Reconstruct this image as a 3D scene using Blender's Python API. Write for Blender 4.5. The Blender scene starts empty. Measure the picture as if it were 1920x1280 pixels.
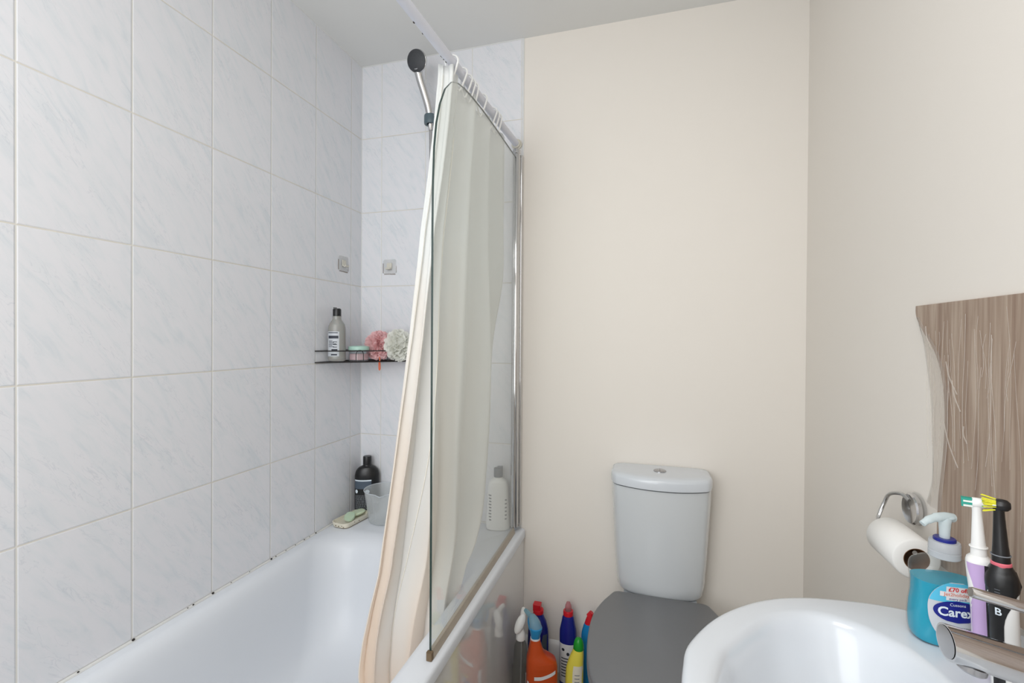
import bpy, math, random
from mathutils import Vector, Matrix, noise
random.seed(7)
S = bpy.context.scene
COL = S.collection
PI = math.pi

# ------------------------------------------------------------------ materials
def lin(c):
    f = lambda v: v/12.92 if v <= .04045 else ((v+.055)/1.055)**2.4
    return tuple(f(v/255) for v in c)+(1,)

def new_mat(name):
    m = bpy.data.materials.new(name); m.use_nodes = True
    nt = m.node_tree; nt.nodes.clear()
    o = nt.nodes.new('ShaderNodeOutputMaterial')
    return m, nt, o

def N(nt, t, **kw):
    n = nt.nodes.new(t)
    for k, v in kw.items():
        if k.startswith('i_'):
            n.inputs[k[2:].replace('_', ' ')].default_value = v
        else:
            setattr(n, k, v)
    return n

def pbr(name, col, rough=.5, metal=0., bump=0., bscale=300., sss=0., coat=0., var=0., vscale=6., spec=.5):
    m, nt, o = new_mat(name)
    p = N(nt, 'ShaderNodeBsdfPrincipled')
    p.inputs['Base Color'].default_value = lin(col)
    p.inputs['Roughness'].default_value = rough
    p.inputs['Metallic'].default_value = metal
    p.inputs['Specular IOR Level'].default_value = spec
    if coat:
        p.inputs['Coat Weight'].default_value = coat
        p.inputs['Coat Roughness'].default_value = .05
    if sss:
        p.inputs['Subsurface Weight'].default_value = sss
        p.inputs['Subsurface Scale'].default_value = .02
    tc = N(nt, 'ShaderNodeTexCoord')
    nz = N(nt, 'ShaderNodeTexNoise'); nz.inputs['Scale'].default_value = vscale; nz.inputs['Detail'].default_value = 4
    nt.links.new(tc.outputs['Object'], nz.inputs['Vector'])
    mx = N(nt, 'ShaderNodeMix', data_type='RGBA')
    a = tuple(max(0, c*(1-var)) for c in lin(col)[:3])+(1,)
    mx.inputs['A'].default_value = a; mx.inputs['B'].default_value = lin(col)
    nt.links.new(nz.outputs['Fac'], mx.inputs['Factor'])
    nt.links.new(mx.outputs['Result'], p.inputs['Base Color'])
    if bump:
        n2 = N(nt, 'ShaderNodeTexNoise'); n2.inputs['Scale'].default_value = bscale
        nt.links.new(tc.outputs['Object'], n2.inputs['Vector'])
        b = N(nt, 'ShaderNodeBump'); b.inputs['Strength'].default_value = bump; b.inputs['Distance'].default_value = .002
        nt.links.new(n2.outputs['Fac'], b.inputs['Height']); nt.links.new(b.outputs['Normal'], p.inputs['Normal'])
    nt.links.new(p.outputs[0], o.inputs[0])
    return m

def clear(name, tint, body=0., bodycol=(255, 255, 255), rough=.03, refl=1.0):
    """thin clear sheet: see-through tint, a share of cloudy body, fresnel gloss"""
    m, nt, o = new_mat(name)
    tr = N(nt, 'ShaderNodeBsdfTransparent'); tr.inputs['Color'].default_value = lin(tint)
    di = N(nt, 'ShaderNodeBsdfDiffuse'); di.inputs['Color'].default_value = lin(bodycol)
    tl = N(nt, 'ShaderNodeBsdfTranslucent'); tl.inputs['Color'].default_value = lin(bodycol)
    ad = N(nt, 'ShaderNodeMixShader'); ad.inputs[0].default_value = .4
    nt.links.new(di.outputs[0], ad.inputs[1]); nt.links.new(tl.outputs[0], ad.inputs[2])
    m1 = N(nt, 'ShaderNodeMixShader'); m1.inputs[0].default_value = body
    nt.links.new(tr.outputs[0], m1.inputs[1]); nt.links.new(ad.outputs[0], m1.inputs[2])
    gl = N(nt, 'ShaderNodeBsdfGlossy'); gl.inputs['Roughness'].default_value = rough
    fr = N(nt, 'ShaderNodeFresnel'); gb = N(nt, 'ShaderNodeNewGeometry')
    io = N(nt, 'ShaderNodeMapRange'); io.inputs['To Min'].default_value = 1.35; io.inputs['To Max'].default_value = 1/1.35
    nt.links.new(gb.outputs['Backfacing'], io.inputs['Value']); nt.links.new(io.outputs[0], fr.inputs['IOR'])
    mu = N(nt, 'ShaderNodeMath', operation='MULTIPLY'); mu.inputs[1].default_value = refl
    nt.links.new(fr.outputs[0], mu.inputs[0])
    m2 = N(nt, 'ShaderNodeMixShader')
    nt.links.new(mu.outputs[0], m2.inputs[0]); nt.links.new(m1.outputs[0], m2.inputs[1]); nt.links.new(gl.outputs[0], m2.inputs[2])
    nt.links.new(m2.outputs[0], o.inputs[0])
    return m

def tile_mat(name, axis, off_h, w, off_v, h):
    """glazed marble-look wall tiles with pale grout, from world position"""
    m, nt, o = new_mat(name); L = nt.links.new
    geo = N(nt, 'ShaderNodeNewGeometry'); sp = N(nt, 'ShaderNodeSeparateXYZ'); L(geo.outputs['Position'], sp.inputs[0])
    def M(op, a, b=None, c=None):
        n = N(nt, 'ShaderNodeMath', operation=op)
        for i, x in enumerate((a, b, c)):
            if x is None: continue
            if isinstance(x, (int, float)): n.inputs[i].default_value = x
            else: L(x, n.inputs[i])
        return n.outputs[0]
    hu = M('DIVIDE', M('SUBTRACT', sp.outputs[axis], off_h), w)
    vu = M('DIVIDE', M('SUBTRACT', sp.outputs['Z'], off_v), h)
    fh, fv = M('FRACT', hu), M('FRACT', vu)
    ih, iv = M('FLOOR', hu), M('FLOOR', vu)
    dh = M('MULTIPLY', M('MINIMUM', fh, M('SUBTRACT', 1., fh)), w)
    dv = M('MULTIPLY', M('MINIMUM', fv, M('SUBTRACT', 1., fv)), h)
    d = M('MINIMUM', dh, dv)
    mr = N(nt, 'ShaderNodeMapRange', interpolation_type='SMOOTHSTEP'); mr.inputs['From Min'].default_value = .0010; mr.inputs['From Max'].default_value = .0023
    mr.inputs['To Min'].default_value = 1; mr.inputs['To Max'].default_value = 0
    L(d, mr.inputs['Value'])
    # veins: per-tile random shift, rotated and stretched noise
    cb = N(nt, 'ShaderNodeCombineXYZ'); L(ih, cb.inputs[0]); L(iv, cb.inputs[1])
    wn = N(nt, 'ShaderNodeTexWhiteNoise', noise_dimensions='2D'); L(cb.outputs[0], wn.inputs['Vector'])
    cc = N(nt, 'ShaderNodeCombineXYZ'); L(M('MULTIPLY', fh, w), cc.inputs[0]); L(M('MULTIPLY', fv, h), cc.inputs[1])
    sc = N(nt, 'ShaderNodeVectorMath', operation='SCALE'); sc.inputs['Scale'].default_value = 9.; L(wn.outputs['Color'], sc.inputs[0])
    rt = N(nt, 'ShaderNodeVectorRotate', rotation_type='Z_AXIS'); rt.inputs['Angle'].default_value = math.radians(55); L(cc.outputs[0], rt.inputs['Vector'])
    st = N(nt, 'ShaderNodeVectorMath', operation='MULTIPLY'); st.inputs[1].default_value = (10, 42, 1); L(rt.outputs[0], st.inputs[0])
    av = N(nt, 'ShaderNodeVectorMath', operation='ADD'); L(st.outputs[0], av.inputs[0]); L(sc.outputs[0], av.inputs[1])
    nz = N(nt, 'ShaderNodeTexNoise'); nz.inputs['Scale'].default_value = 1.; nz.inputs['Detail'].default_value = 5; nz.inputs['Roughness'].default_value = .55
    nz.inputs['Distortion'].default_value = .6
    L(av.outputs[0], nz.inputs['Vector'])
    vr = N(nt, 'ShaderNodeValToRGB'); e = vr.color_ramp.elements
    e[0].position = .30; e[0].color = lin((219, 223, 228)); e[1].position = .56; e[1].color = lin((230, 230, 234))
    n = vr.color_ramp.elements.new(.42); n.color = lin((226, 228, 232))
    L(nz.outputs['Fac'], vr.inputs[0])
    # fine dark vein lines
    vl = N(nt, 'ShaderNodeTexNoise'); vl.inputs['Scale'].default_value = 1.5; vl.inputs['Detail'].default_value = 3; vl.inputs['Distortion'].default_value = .8
    L(av.outputs[0], vl.inputs['Vector'])
    ab = M('ABSOLUTE', M('SUBTRACT', vl.outputs['Fac'], .5))
    vm = N(nt, 'ShaderNodeMapRange'); vm.inputs['From Min'].default_value = 0; vm.inputs['From Max'].default_value = .022; vm.inputs['To Min'].default_value = .38; vm.inputs['To Max'].default_value = 0
    L(ab, vm.inputs['Value'])
    mask = N(nt, 'ShaderNodeTexNoise'); mask.inputs['Scale'].default_value = .35; L(av.outputs[0], mask.inputs['Vector'])
    mk = N(nt, 'ShaderNodeMapRange'); mk.inputs['From Min'].default_value = .45; mk.inputs['From Max'].default_value = .6; L(mask.outputs['Fac'], mk.inputs['Value'])
    mv = N(nt, 'ShaderNodeMix', data_type='RGBA'); mv.inputs['B'].default_value = lin((194, 199, 208))
    L(M('MULTIPLY', vm.outputs[0], mk.outputs[0]), mv.inputs['Factor']); L(vr.outputs[0], mv.inputs['A'])
    # grout
    gn = N(nt, 'ShaderNodeTexNoise'); gn.inputs['Scale'].default_value = 5; L(geo.outputs['Position'], gn.inputs['Vector'])
    gr = N(nt, 'ShaderNodeMix', data_type='RGBA'); gr.inputs['A'].default_value = lin((206, 199, 185)); gr.inputs['B'].default_value = lin((228, 225, 218))
    L(gn.outputs['Fac'], gr.inputs['Factor'])
    hz = M('LESS_THAN', dv, dh)
    g2 = N(nt, 'ShaderNodeMix', data_type='RGBA'); g2.inputs['A'].default_value = lin((224, 222, 216)); L(gr.outputs['Result'], g2.inputs['B']); L(hz, g2.inputs['Factor']); gr = g2
    mg = N(nt, 'ShaderNodeMix', data_type='RGBA'); L(mr.outputs[0], mg.inputs['Factor']); L(mv.outputs['Result'], mg.inputs['A']); L(gr.outputs['Result'], mg.inputs['B'])
    p = N(nt, 'ShaderNodeBsdfPrincipled'); L(mg.outputs['Result'], p.inputs['Base Color'])
    rr = N(nt, 'ShaderNodeMapRange'); rr.inputs['To Min'].default_value = .3; rr.inputs['To Max'].default_value = .85; L(mr.outputs[0], rr.inputs['Value']); L(rr.outputs[0], p.inputs['Roughness'])
    mb = N(nt, 'ShaderNodeMapRange', interpolation_type='SMOOTHSTEP'); mb.inputs['From Min'].default_value = .0008; mb.inputs['From Max'].default_value = .0042
    L(d, mb.inputs['Value'])
    bp = N(nt, 'ShaderNodeBump'); bp.inputs['Strength'].default_value = .6; bp.inputs['Distance'].default_value = .0015
    L(mb.outputs[0], bp.inputs['Height']); L(bp.outputs[0], p.inputs['Normal'])
    L(p.outputs[0], o.inputs[0])
    return m

def streak_mat(name):
    m, nt, o = new_mat(name); L = nt.links.new
    geo = N(nt, 'ShaderNodeNewGeometry')
    st = N(nt, 'ShaderNodeVectorMath', operation='MULTIPLY'); st.inputs[1].default_value = (30, 95, 4.5); L(geo.outputs['Position'], st.inputs[0])
    nz = N(nt, 'ShaderNodeTexNoise'); nz.inputs['Scale'].default_value = 1; nz.inputs['Detail'].default_value = 6; nz.inputs['Distortion'].default_value = .5
    L(st.outputs[0], nz.inputs['Vector'])
    r = N(nt, 'ShaderNodeValToRGB'); e = r.color_ramp.elements
    e[0].position = .33; e[0].color = lin((140, 116, 100)); e[1].position = .72; e[1].color = lin((184, 166, 150))
    k = r.color_ramp.elements.new(.5); k.color = lin((160, 139, 122))
    L(nz.outputs['Fac'], r.inputs[0])
    p = N(nt, 'ShaderNodeBsdfPrincipled'); p.inputs['Roughness'].default_value = .38; L(r.outputs[0], p.inputs['Base Color'])
    b = N(nt, 'ShaderNodeBump'); b.inputs['Strength'].default_value = .35; b.inputs['Distance'].default_value = .002; L(nz.outputs['Fac'], b.inputs['Height']); L(b.outputs[0], p.inputs['Normal'])
    L(p.outputs[0], o.inputs[0]); return m

def curtain_mat(name):
    """cream cloth, peach towards the hem and in bands across the folds"""
    m, nt, o = new_mat(name); L = nt.links.new
    geo = N(nt, 'ShaderNodeNewGeometry'); sp = N(nt, 'ShaderNodeSeparateXYZ'); L(geo.outputs['Position'], sp.inputs[0])
    uv = N(nt, 'ShaderNodeUVMap'); us = N(nt, 'ShaderNodeSeparateXYZ'); L(uv.outputs[0], us.inputs[0])
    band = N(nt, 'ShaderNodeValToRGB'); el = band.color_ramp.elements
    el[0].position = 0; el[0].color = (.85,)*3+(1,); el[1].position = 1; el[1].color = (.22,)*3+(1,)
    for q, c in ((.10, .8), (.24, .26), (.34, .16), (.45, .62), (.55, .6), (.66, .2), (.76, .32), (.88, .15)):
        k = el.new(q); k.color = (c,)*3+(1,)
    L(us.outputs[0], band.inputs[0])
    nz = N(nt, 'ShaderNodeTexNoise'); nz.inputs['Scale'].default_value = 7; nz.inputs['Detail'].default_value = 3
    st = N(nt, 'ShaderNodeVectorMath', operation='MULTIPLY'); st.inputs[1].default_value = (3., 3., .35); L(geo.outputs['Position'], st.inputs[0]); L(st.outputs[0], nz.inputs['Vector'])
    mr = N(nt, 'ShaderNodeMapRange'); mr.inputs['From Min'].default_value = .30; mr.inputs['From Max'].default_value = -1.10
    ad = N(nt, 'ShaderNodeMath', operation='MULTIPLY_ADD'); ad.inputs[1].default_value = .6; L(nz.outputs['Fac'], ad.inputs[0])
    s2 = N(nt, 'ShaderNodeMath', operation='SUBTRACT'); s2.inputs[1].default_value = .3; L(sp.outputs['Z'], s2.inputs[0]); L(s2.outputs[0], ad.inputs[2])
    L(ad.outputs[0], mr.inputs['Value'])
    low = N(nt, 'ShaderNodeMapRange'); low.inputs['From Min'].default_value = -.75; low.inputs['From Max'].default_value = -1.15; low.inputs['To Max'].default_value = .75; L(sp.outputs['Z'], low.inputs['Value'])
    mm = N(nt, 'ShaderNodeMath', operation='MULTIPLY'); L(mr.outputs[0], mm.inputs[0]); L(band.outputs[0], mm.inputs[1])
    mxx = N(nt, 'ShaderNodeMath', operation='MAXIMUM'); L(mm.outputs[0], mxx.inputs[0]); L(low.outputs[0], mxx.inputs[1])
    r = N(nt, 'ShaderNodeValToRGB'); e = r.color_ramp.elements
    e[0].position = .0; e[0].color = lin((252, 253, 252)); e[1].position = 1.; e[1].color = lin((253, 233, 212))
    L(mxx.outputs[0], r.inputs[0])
    p = N(nt, 'ShaderNodeBsdfPrincipled'); p.inputs['Roughness'].default_value = .55; L(r.outputs[0], p.inputs['Base Color'])
    t = N(nt, 'ShaderNodeBsdfTranslucent'); L(r.outputs[0], t.inputs['Color'])
    mx = N(nt, 'ShaderNodeMixShader'); mx.inputs[0].default_value = .5; L(p.outputs[0], mx.inputs[1]); L(t.outputs[0], mx.inputs[2])
    L(mx.outputs[0], o.inputs[0]); return m

def puff_mat(name, col):
    m, nt, o = new_mat(name); L = nt.links.new
    d = N(nt, 'ShaderNodeBsdfDiffuse'); d.inputs[0].default_value = lin(col)
    t = N(nt, 'ShaderNodeBsdfTranslucent'); t.inputs[0].default_value = lin(col)
    mx = N(nt, 'ShaderNodeMixShader'); mx.inputs[0].default_value = .45; L(d.outputs[0], mx.inputs[1]); L(t.outputs[0], mx.inputs[2])
    L(mx.outputs[0], o.inputs[0]); return m

M = dict(
    paint=pbr('cream_paint', (236, 230, 222), .6, bump=.05, bscale=120, var=.02, vscale=1.5, spec=.3),
    ceil=pbr('ceiling_paint', (232, 232, 230), .8, bump=.03, bscale=90, var=.02, spec=.2),
    floor=pbr('vinyl_floor', (170, 160, 146), .5, var=.25, vscale=9),
    gloss_white=pbr('gloss_white_paint', (232, 231, 228), .3),
    acrylic=pbr('bath_acrylic', (224, 228, 234), .42, coat=.06),
    panelw=pbr('bath_panel_gloss', (226, 226, 226), .08, coat=.6),
    ceramic=pbr('white_ceramic', (214, 219, 225), .2, coat=.25),
    ceramic2=pbr('cistern_ceramic', (213, 217, 220), .1, coat=.5),  # slightly darker ceramic, the lid overhang's shade put into its colour
    chrome=pbr('chrome', (205, 205, 206), .09, 1.),
    chrome_d=pbr('dull_chrome', (178, 178, 180), .25, 1.),
    greyplastic=pbr('grey_seat_plastic', (117, 118, 121), .35),
    darkgrey=pbr('dark_grey_rubber', (66, 68, 72), .55, var=.3, vscale=400),
    bracket=pbr('grey_bracket_plastic', (88, 104, 112), .35),
    rail=pbr('rail_white_enamel', (222, 225, 236), .3),
    chip=pbr('rust_chip', (66, 60, 58), .8),
    white=pbr('white_plastic', (242, 242, 240), .35),
    offwhite=pbr('aged_white_plastic', (214, 210, 198), .5),
    black=pbr('black_plastic', (22, 22, 24), .32),
    wire=pbr('black_wire', (28, 26, 26), .45),
    edge=pbr('glass_edge_green', (44, 60, 56), .15),
    mint=pbr('mint_plastic', (178, 214, 200), .4),
    soap_a=pbr('green_soap', (188, 208, 182), .45, sss=.2),
    soap_b=pbr('pale_green_soap', (212, 226, 196), .5, sss=.2),
    dish=pbr('cream_dish', (232, 226, 208), .4, var=.05),
    grime=pbr('brown_grime', (110, 92, 70), .8),
    mould=pbr('black_mould', (36, 32, 30), .9),
    silicone=pbr('white_silicone', (224, 224, 222), .4, var=.08, vscale=25),
    seal=pbr('brown_seal', (186, 174, 158), .4, var=.3, vscale=30),
    orange=pbr('orange_plastic', (196, 74, 20), .3, sss=.1),
    blue=pbr('sky_blue_plastic', (36, 140, 196), .3),
    navy=pbr('navy_plastic', (26, 36, 128), .25),
    red=pbr('red_plastic', (206, 26, 40), .3),
    yellow=pbr('yellow_plastic', (234, 220, 84), .35),
    green=pbr('green_plastic', (24, 150, 44), .35),
    bluebottle=pbr('blue_bottle_plastic', (22, 128, 190), .3),
    labelw=pbr('white_label', (226, 226, 228), .45),
    labelg=pbr('silver_label', (196, 200, 206), .35),
    labelb=pbr('light_blue_label', (86, 190, 224), .4),
    labelnavy=pbr('navy_label', (14, 28, 130), .35),
    ink=pbr('dark_ink', (44, 48, 60), .6),
    redink=pbr('red_ink', (214, 40, 40), .5),
    orangeink=pbr('orange_ink', (224, 110, 70), .5),
    paleink=pbr('pale_orange_ink', (240, 158, 112), .5),
    whiteink=pbr('white_ink', (226, 236, 244), .5),
    greyink=pbr('grey_ink', (120, 124, 130), .6),
    slate=pbr('slate_label', (78, 90, 104), .45),
    lilac=pbr('lilac_rubber', (196, 168, 214), .5),
    pinkring=pbr('pink_ring', (222, 110, 124), .45),
    teal=pbr('teal_bristle', (40, 158, 140), .6),
    bristlew=pbr('white_bristle', (228, 238, 230), .6),
    bristley=pbr('yellow_bristle', (226, 222, 60), .6),
    bristleg=pbr('lime_bristle', (130, 190, 80), .6),
    paper=pbr('toilet_paper', (240, 239, 236), .95, bump=.1, bscale=500),
    card=pbr('brown_card', (120, 86, 58), .9),
    liquid=pbr('teal_liquid', (0, 158, 186), .2, sss=.08),
    gel=pbr('grey_gel', (150, 150, 146), .25, sss=.2),
    glass=clear('screen_glass', (253, 254, 253), .07, (240, 244, 240), .02, .9),
    plastic=clear('clear_plastic', (247, 250, 251), .025, (235, 240, 242), .05, 1.0),
    frosted=clear('frosted_plastic', (252, 253, 253), .26, (248, 250, 250), .12, .7),
    pump=clear('pale_blue_pump_plastic', (228, 242, 246), .82, (242, 251, 253), .15),
    shroud=clear('pale_blue_clear_plastic', (190, 226, 236), .6, (178, 216, 228), .08),
    collar=clear('milky_collar_plastic', (240, 243, 246), .62, (240, 243, 247), .2),
    smoke=clear('smoky_clear_plastic', (214, 215, 213), .22, (176, 176, 172), .06, 1.2),
    redclear=clear('pinkish_clear_plastic', (238, 190, 194), .35, (232, 190, 194), .08),
    film=clear('cling_film', (248, 246, 244), .22, (242, 236, 230), .12, 1.2),
    strand=clear('film_strand', (250, 248, 245), .34, (250, 244, 238), .1, 1.),
    pad=clear('clear_hook_pad', (251, 251, 251), .2, (246, 246, 244), .15, .35),
    panel=streak_mat('taupe_streaks'),
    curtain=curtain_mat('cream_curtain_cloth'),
    thread=pbr('cream_thread', (246, 240, 228), .7),
    pink=puff_mat('pink_mesh', (255, 220, 221)),
    cream=puff_mat('ivory_mesh', (253, 253, 247)),
    tileL=tile_mat('marble_tile', 'Y', .6766, .2403, .5979, .3553),
    tileB=tile_mat('marble_tile_end', 'X', -1.2245, .2300, .5979, .3553),
)

# ------------------------------------------------------------------ mesh helpers
def ring(cx, cy, z, a, b, p=2., n=40, rot=0.):
    out = []
    for i in range(n):
        t = 2*PI*i/n; c, s = math.cos(t), math.sin(t)
        x = a*math.copysign(abs(c)**(2/p), c); y = b*math.copysign(abs(s)**(2/p), s)
        out.append(Vector((cx+x*math.cos(rot)-y*math.sin(rot), cy+x*math.sin(rot)+y*math.cos(rot), z)))
    return out

def smooth_path(pts, k=6):
    P = [Vector(p) for p in pts]; out = []
    for i in range(len(P)-1):
        p0 = P[max(i-1, 0)]; p1 = P[i]; p2 = P[i+1]; p3 = P[min(i+2, len(P)-1)]
        for j in range(k):
            t = j/k
            out.append(.5*((2*p1)+(p2-p0)*t+(2*p0-5*p1+4*p2-p3)*t*t+(3*p1-p0-3*p2+p3)*t**3))
    out.append(P[-1]); return out

class MB:
    def __init__(self): self.v = []; self.f = []; self.m = []; self.mi = 0
    def add(self, vs, fs):
        o = len(self.v); self.v += [Vector(p) for p in vs]
        self.f += [tuple(i+o for i in f) for f in fs]; self.m += [self.mi]*len(fs); return self
    def slot(self, i): self.mi = i; return self
    def box(self, x0, x1, y0, y1, z0, z1):
        return self.add([(x0, y0, z0), (x1, y0, z0), (x1, y1, z0), (x0, y1, z0), (x0, y0, z1), (x1, y0, z1), (x1, y1, z1), (x0, y1, z1)],
                        [(0, 3, 2, 1), (4, 5, 6, 7), (0, 1, 5, 4), (1, 2, 6, 5), (2, 3, 7, 6), (3, 0, 4, 7)])
    def loft(self, rings, cap0=True, cap1=True, closed=True):
        n = len(rings[0]); vs = [p for r in rings for p in r]; fs = []
        for i in range(len(rings)-1):
            for j in range(n if closed else n-1):
                k = (j+1) % n
                fs.append((i*n+j, i*n+k, (i+1)*n+k, (i+1)*n+j))
        if cap0: fs.append(tuple(reversed(range(n))))
        if cap1: fs.append(tuple(range((len(rings)-1)*n, len(rings)*n)))
        return self.add(vs, fs)
    def lathe(self, prof, cx=0, cy=0, cz=0, n=40, sy=1., p=2., rot=0., cap0=True, cap1=True):
        return self.loft([ring(cx, cy, cz+z, max(r, 1e-4), max(r*sy, 1e-4), p, n, rot) for r, z in prof], cap0, cap1)
    def tube(self, path, r, n=12, cap=True, closed=False, flat=1.):
        P = [Vector(p) for p in path]; rr = r if isinstance(r, (list, tuple)) else [r]*len(P); rings = []
        up = None
        for i, p in enumerate(P):
            if closed: t = (P[(i+1) % len(P)]-P[i-1]).normalized()
            else: t = (P[min(i+1, len(P)-1)]-P[max(i-1, 0)]).normalized()
            if up is None:
                up = Vector((0, 0, 1)) if abs(t.z) < .9 else Vector((0, 1, 0))
            a = t.cross(up).normalized(); b = a.cross(t).normalized(); up = b
            rings.append([p+a*rr[i]*math.cos(2*PI*k/n)+b*rr[i]*flat*math.sin(2*PI*k/n) for k in range(n)])
        if closed:
            rings.append(rings[0]); return self.loft(rings, False, False)
        return self.loft(rings, cap, cap)
    def disc_axis(self, c, ax, prof, n=32):
        """lathe along any axis: prof = [(r, t)]"""
        ax = Vector(ax).normalized(); u = ax.orthogonal().normalized(); w = ax.cross(u)
        c = Vector(c)
        return self.loft([[c+ax*t+(u*math.cos(2*PI*k/n)+w*math.sin(2*PI*k/n))*max(r, 1e-4) for k in range(n)] for r, t in prof])
    def prism(self, pts, z0, z1, bev=0.):
        if bev:
            c = sum((Vector((p[0], p[1], 0)) for p in pts), Vector())/len(pts)
            sh = lambda k, z: [Vector((c.x+(p[0]-c.x)*k, c.y+(p[1]-c.y)*k, z)) for p in pts]
            R = max((Vector((p[0], p[1], 0))-c).length for p in pts); k = 1-bev/R; k2 = 1-.3*bev/R
            return self.loft([sh(k, z0), sh(k2, z0+.3*bev), sh(1, z0+bev), sh(1, z1-bev), sh(k2, z1-.3*bev), sh(k, z1)])
        return self.loft([[Vector((p[0], p[1], z0)) for p in pts], [Vector((p[0], p[1], z1)) for p in pts]])
    def ball(self, c, rx, ry=None, rz=None, n=16):
        ry = ry or rx; rz = rz or rx; c = Vector(c)
        rs = []
        for i in range(1, n):
            a = PI*i/n
            rs.append([c+Vector((rx*math.sin(a)*math.cos(2*PI*k/(2*n)), ry*math.sin(a)*math.sin(2*PI*k/(2*n)), -rz*math.cos(a))) for k in range(2*n)])
        return self.loft(rs)
    def xf(self, mat, start=0):
        for i in range(start, len(self.v)): self.v[i] = mat @ self.v[i]
        return self
    def build(self, name, mats, parent=None, sharp=38, origin=None):
        org = Vector(origin) if origin is not None else (ORG.get(parent.name, Vector()) if parent else Vector())
        me = bpy.data.meshes.new(name)
        me.from_pydata([tuple(p-org) for p in self.v], [], self.f)
        mats = mats if isinstance(mats, (list, tuple)) else [mats]
        for q in mats: me.materials.append(M[q])
        me.polygons.foreach_set('material_index', self.m)
        me.validate(); me.update()
        import bmesh
        bm = bmesh.new(); bm.from_mesh(me); bmesh.ops.recalc_face_normals(bm, faces=bm.faces); bm.to_mesh(me); bm.free()
        me.shade_smooth(); me.set_sharp_from_angle(angle=math.radians(sharp))
        o = bpy.data.objects.new(name, me); COL.objects.link(o)
        if parent: o.parent = parent; ORG[o.name] = org
        else: o.location = org; ORG[o.name] = org
        return o

ORG = {}
def tag(o, label, cat, group=None):
    o['label'] = label; o['category'] = cat
    if group: o['group'] = group
    return o
def thing(name, loc, label, cat, group=None, rot=0., local=False):
    """Empty at the base; local=True means its parts are modelled around the origin"""
    o = bpy.data.objects.new(name, None); o.empty_display_size = .05; COL.objects.link(o)
    o.location = loc; o.rotation_euler = (0, 0, rot)
    ORG[o.name] = Vector() if local else Vector(loc)
    return tag(o, label, cat, group)
def struct(o): o['kind'] = 'structure'; return o

def text_mb(s, size, align='CENTER', bold=0.):
    cu = bpy.data.curves.new('t', 'FONT'); cu.body = s; cu.size = size; cu.align_x = align; cu.align_y = 'CENTER'; cu.offset = bold; cu.resolution_u = 3
    o = bpy.data.objects.new('t', cu); COL.objects.link(o)
    dg = bpy.context.evaluated_depsgraph_get(); me = bpy.data.meshes.new_from_object(o.evaluated_get(dg))
    vs = [v.co.copy() for v in me.vertices]; fs = [tuple(p.vertices) for p in me.polygons]
    bpy.data.objects.remove(o); bpy.data.curves.remove(cu); bpy.data.meshes.remove(me)
    return vs, fs

def interp(tab, x):
    if x <= tab[0][0]: return tab[0][1]
    for (a, b), (c, d) in zip(tab, tab[1:]):
        if x <= c: return b+(d-b)*(x-a)/(c-a) if c > a else d
    return tab[-1][1]

def scurve(tab, x):
    """smooth (Catmull-Rom) table lookup"""
    if x <= tab[0][0]: return tab[0][1]
    if x >= tab[-1][0]: return tab[-1][1]
    for i in range(len(tab)-1):
        if x <= tab[i+1][0]:
            t = (x-tab[i][0])/(tab[i+1][0]-tab[i][0])
            p0 = tab[max(i-1, 0)][1]; p1 = tab[i][1]; p2 = tab[i+1][1]; p3 = tab[min(i+2, len(tab)-1)][1]
            return .5*(2*p1+(p2-p0)*t+(2*p0-5*p1+4*p2-p3)*t*t+(3*p1-p0-3*p2+p3)*t**3)

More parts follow.
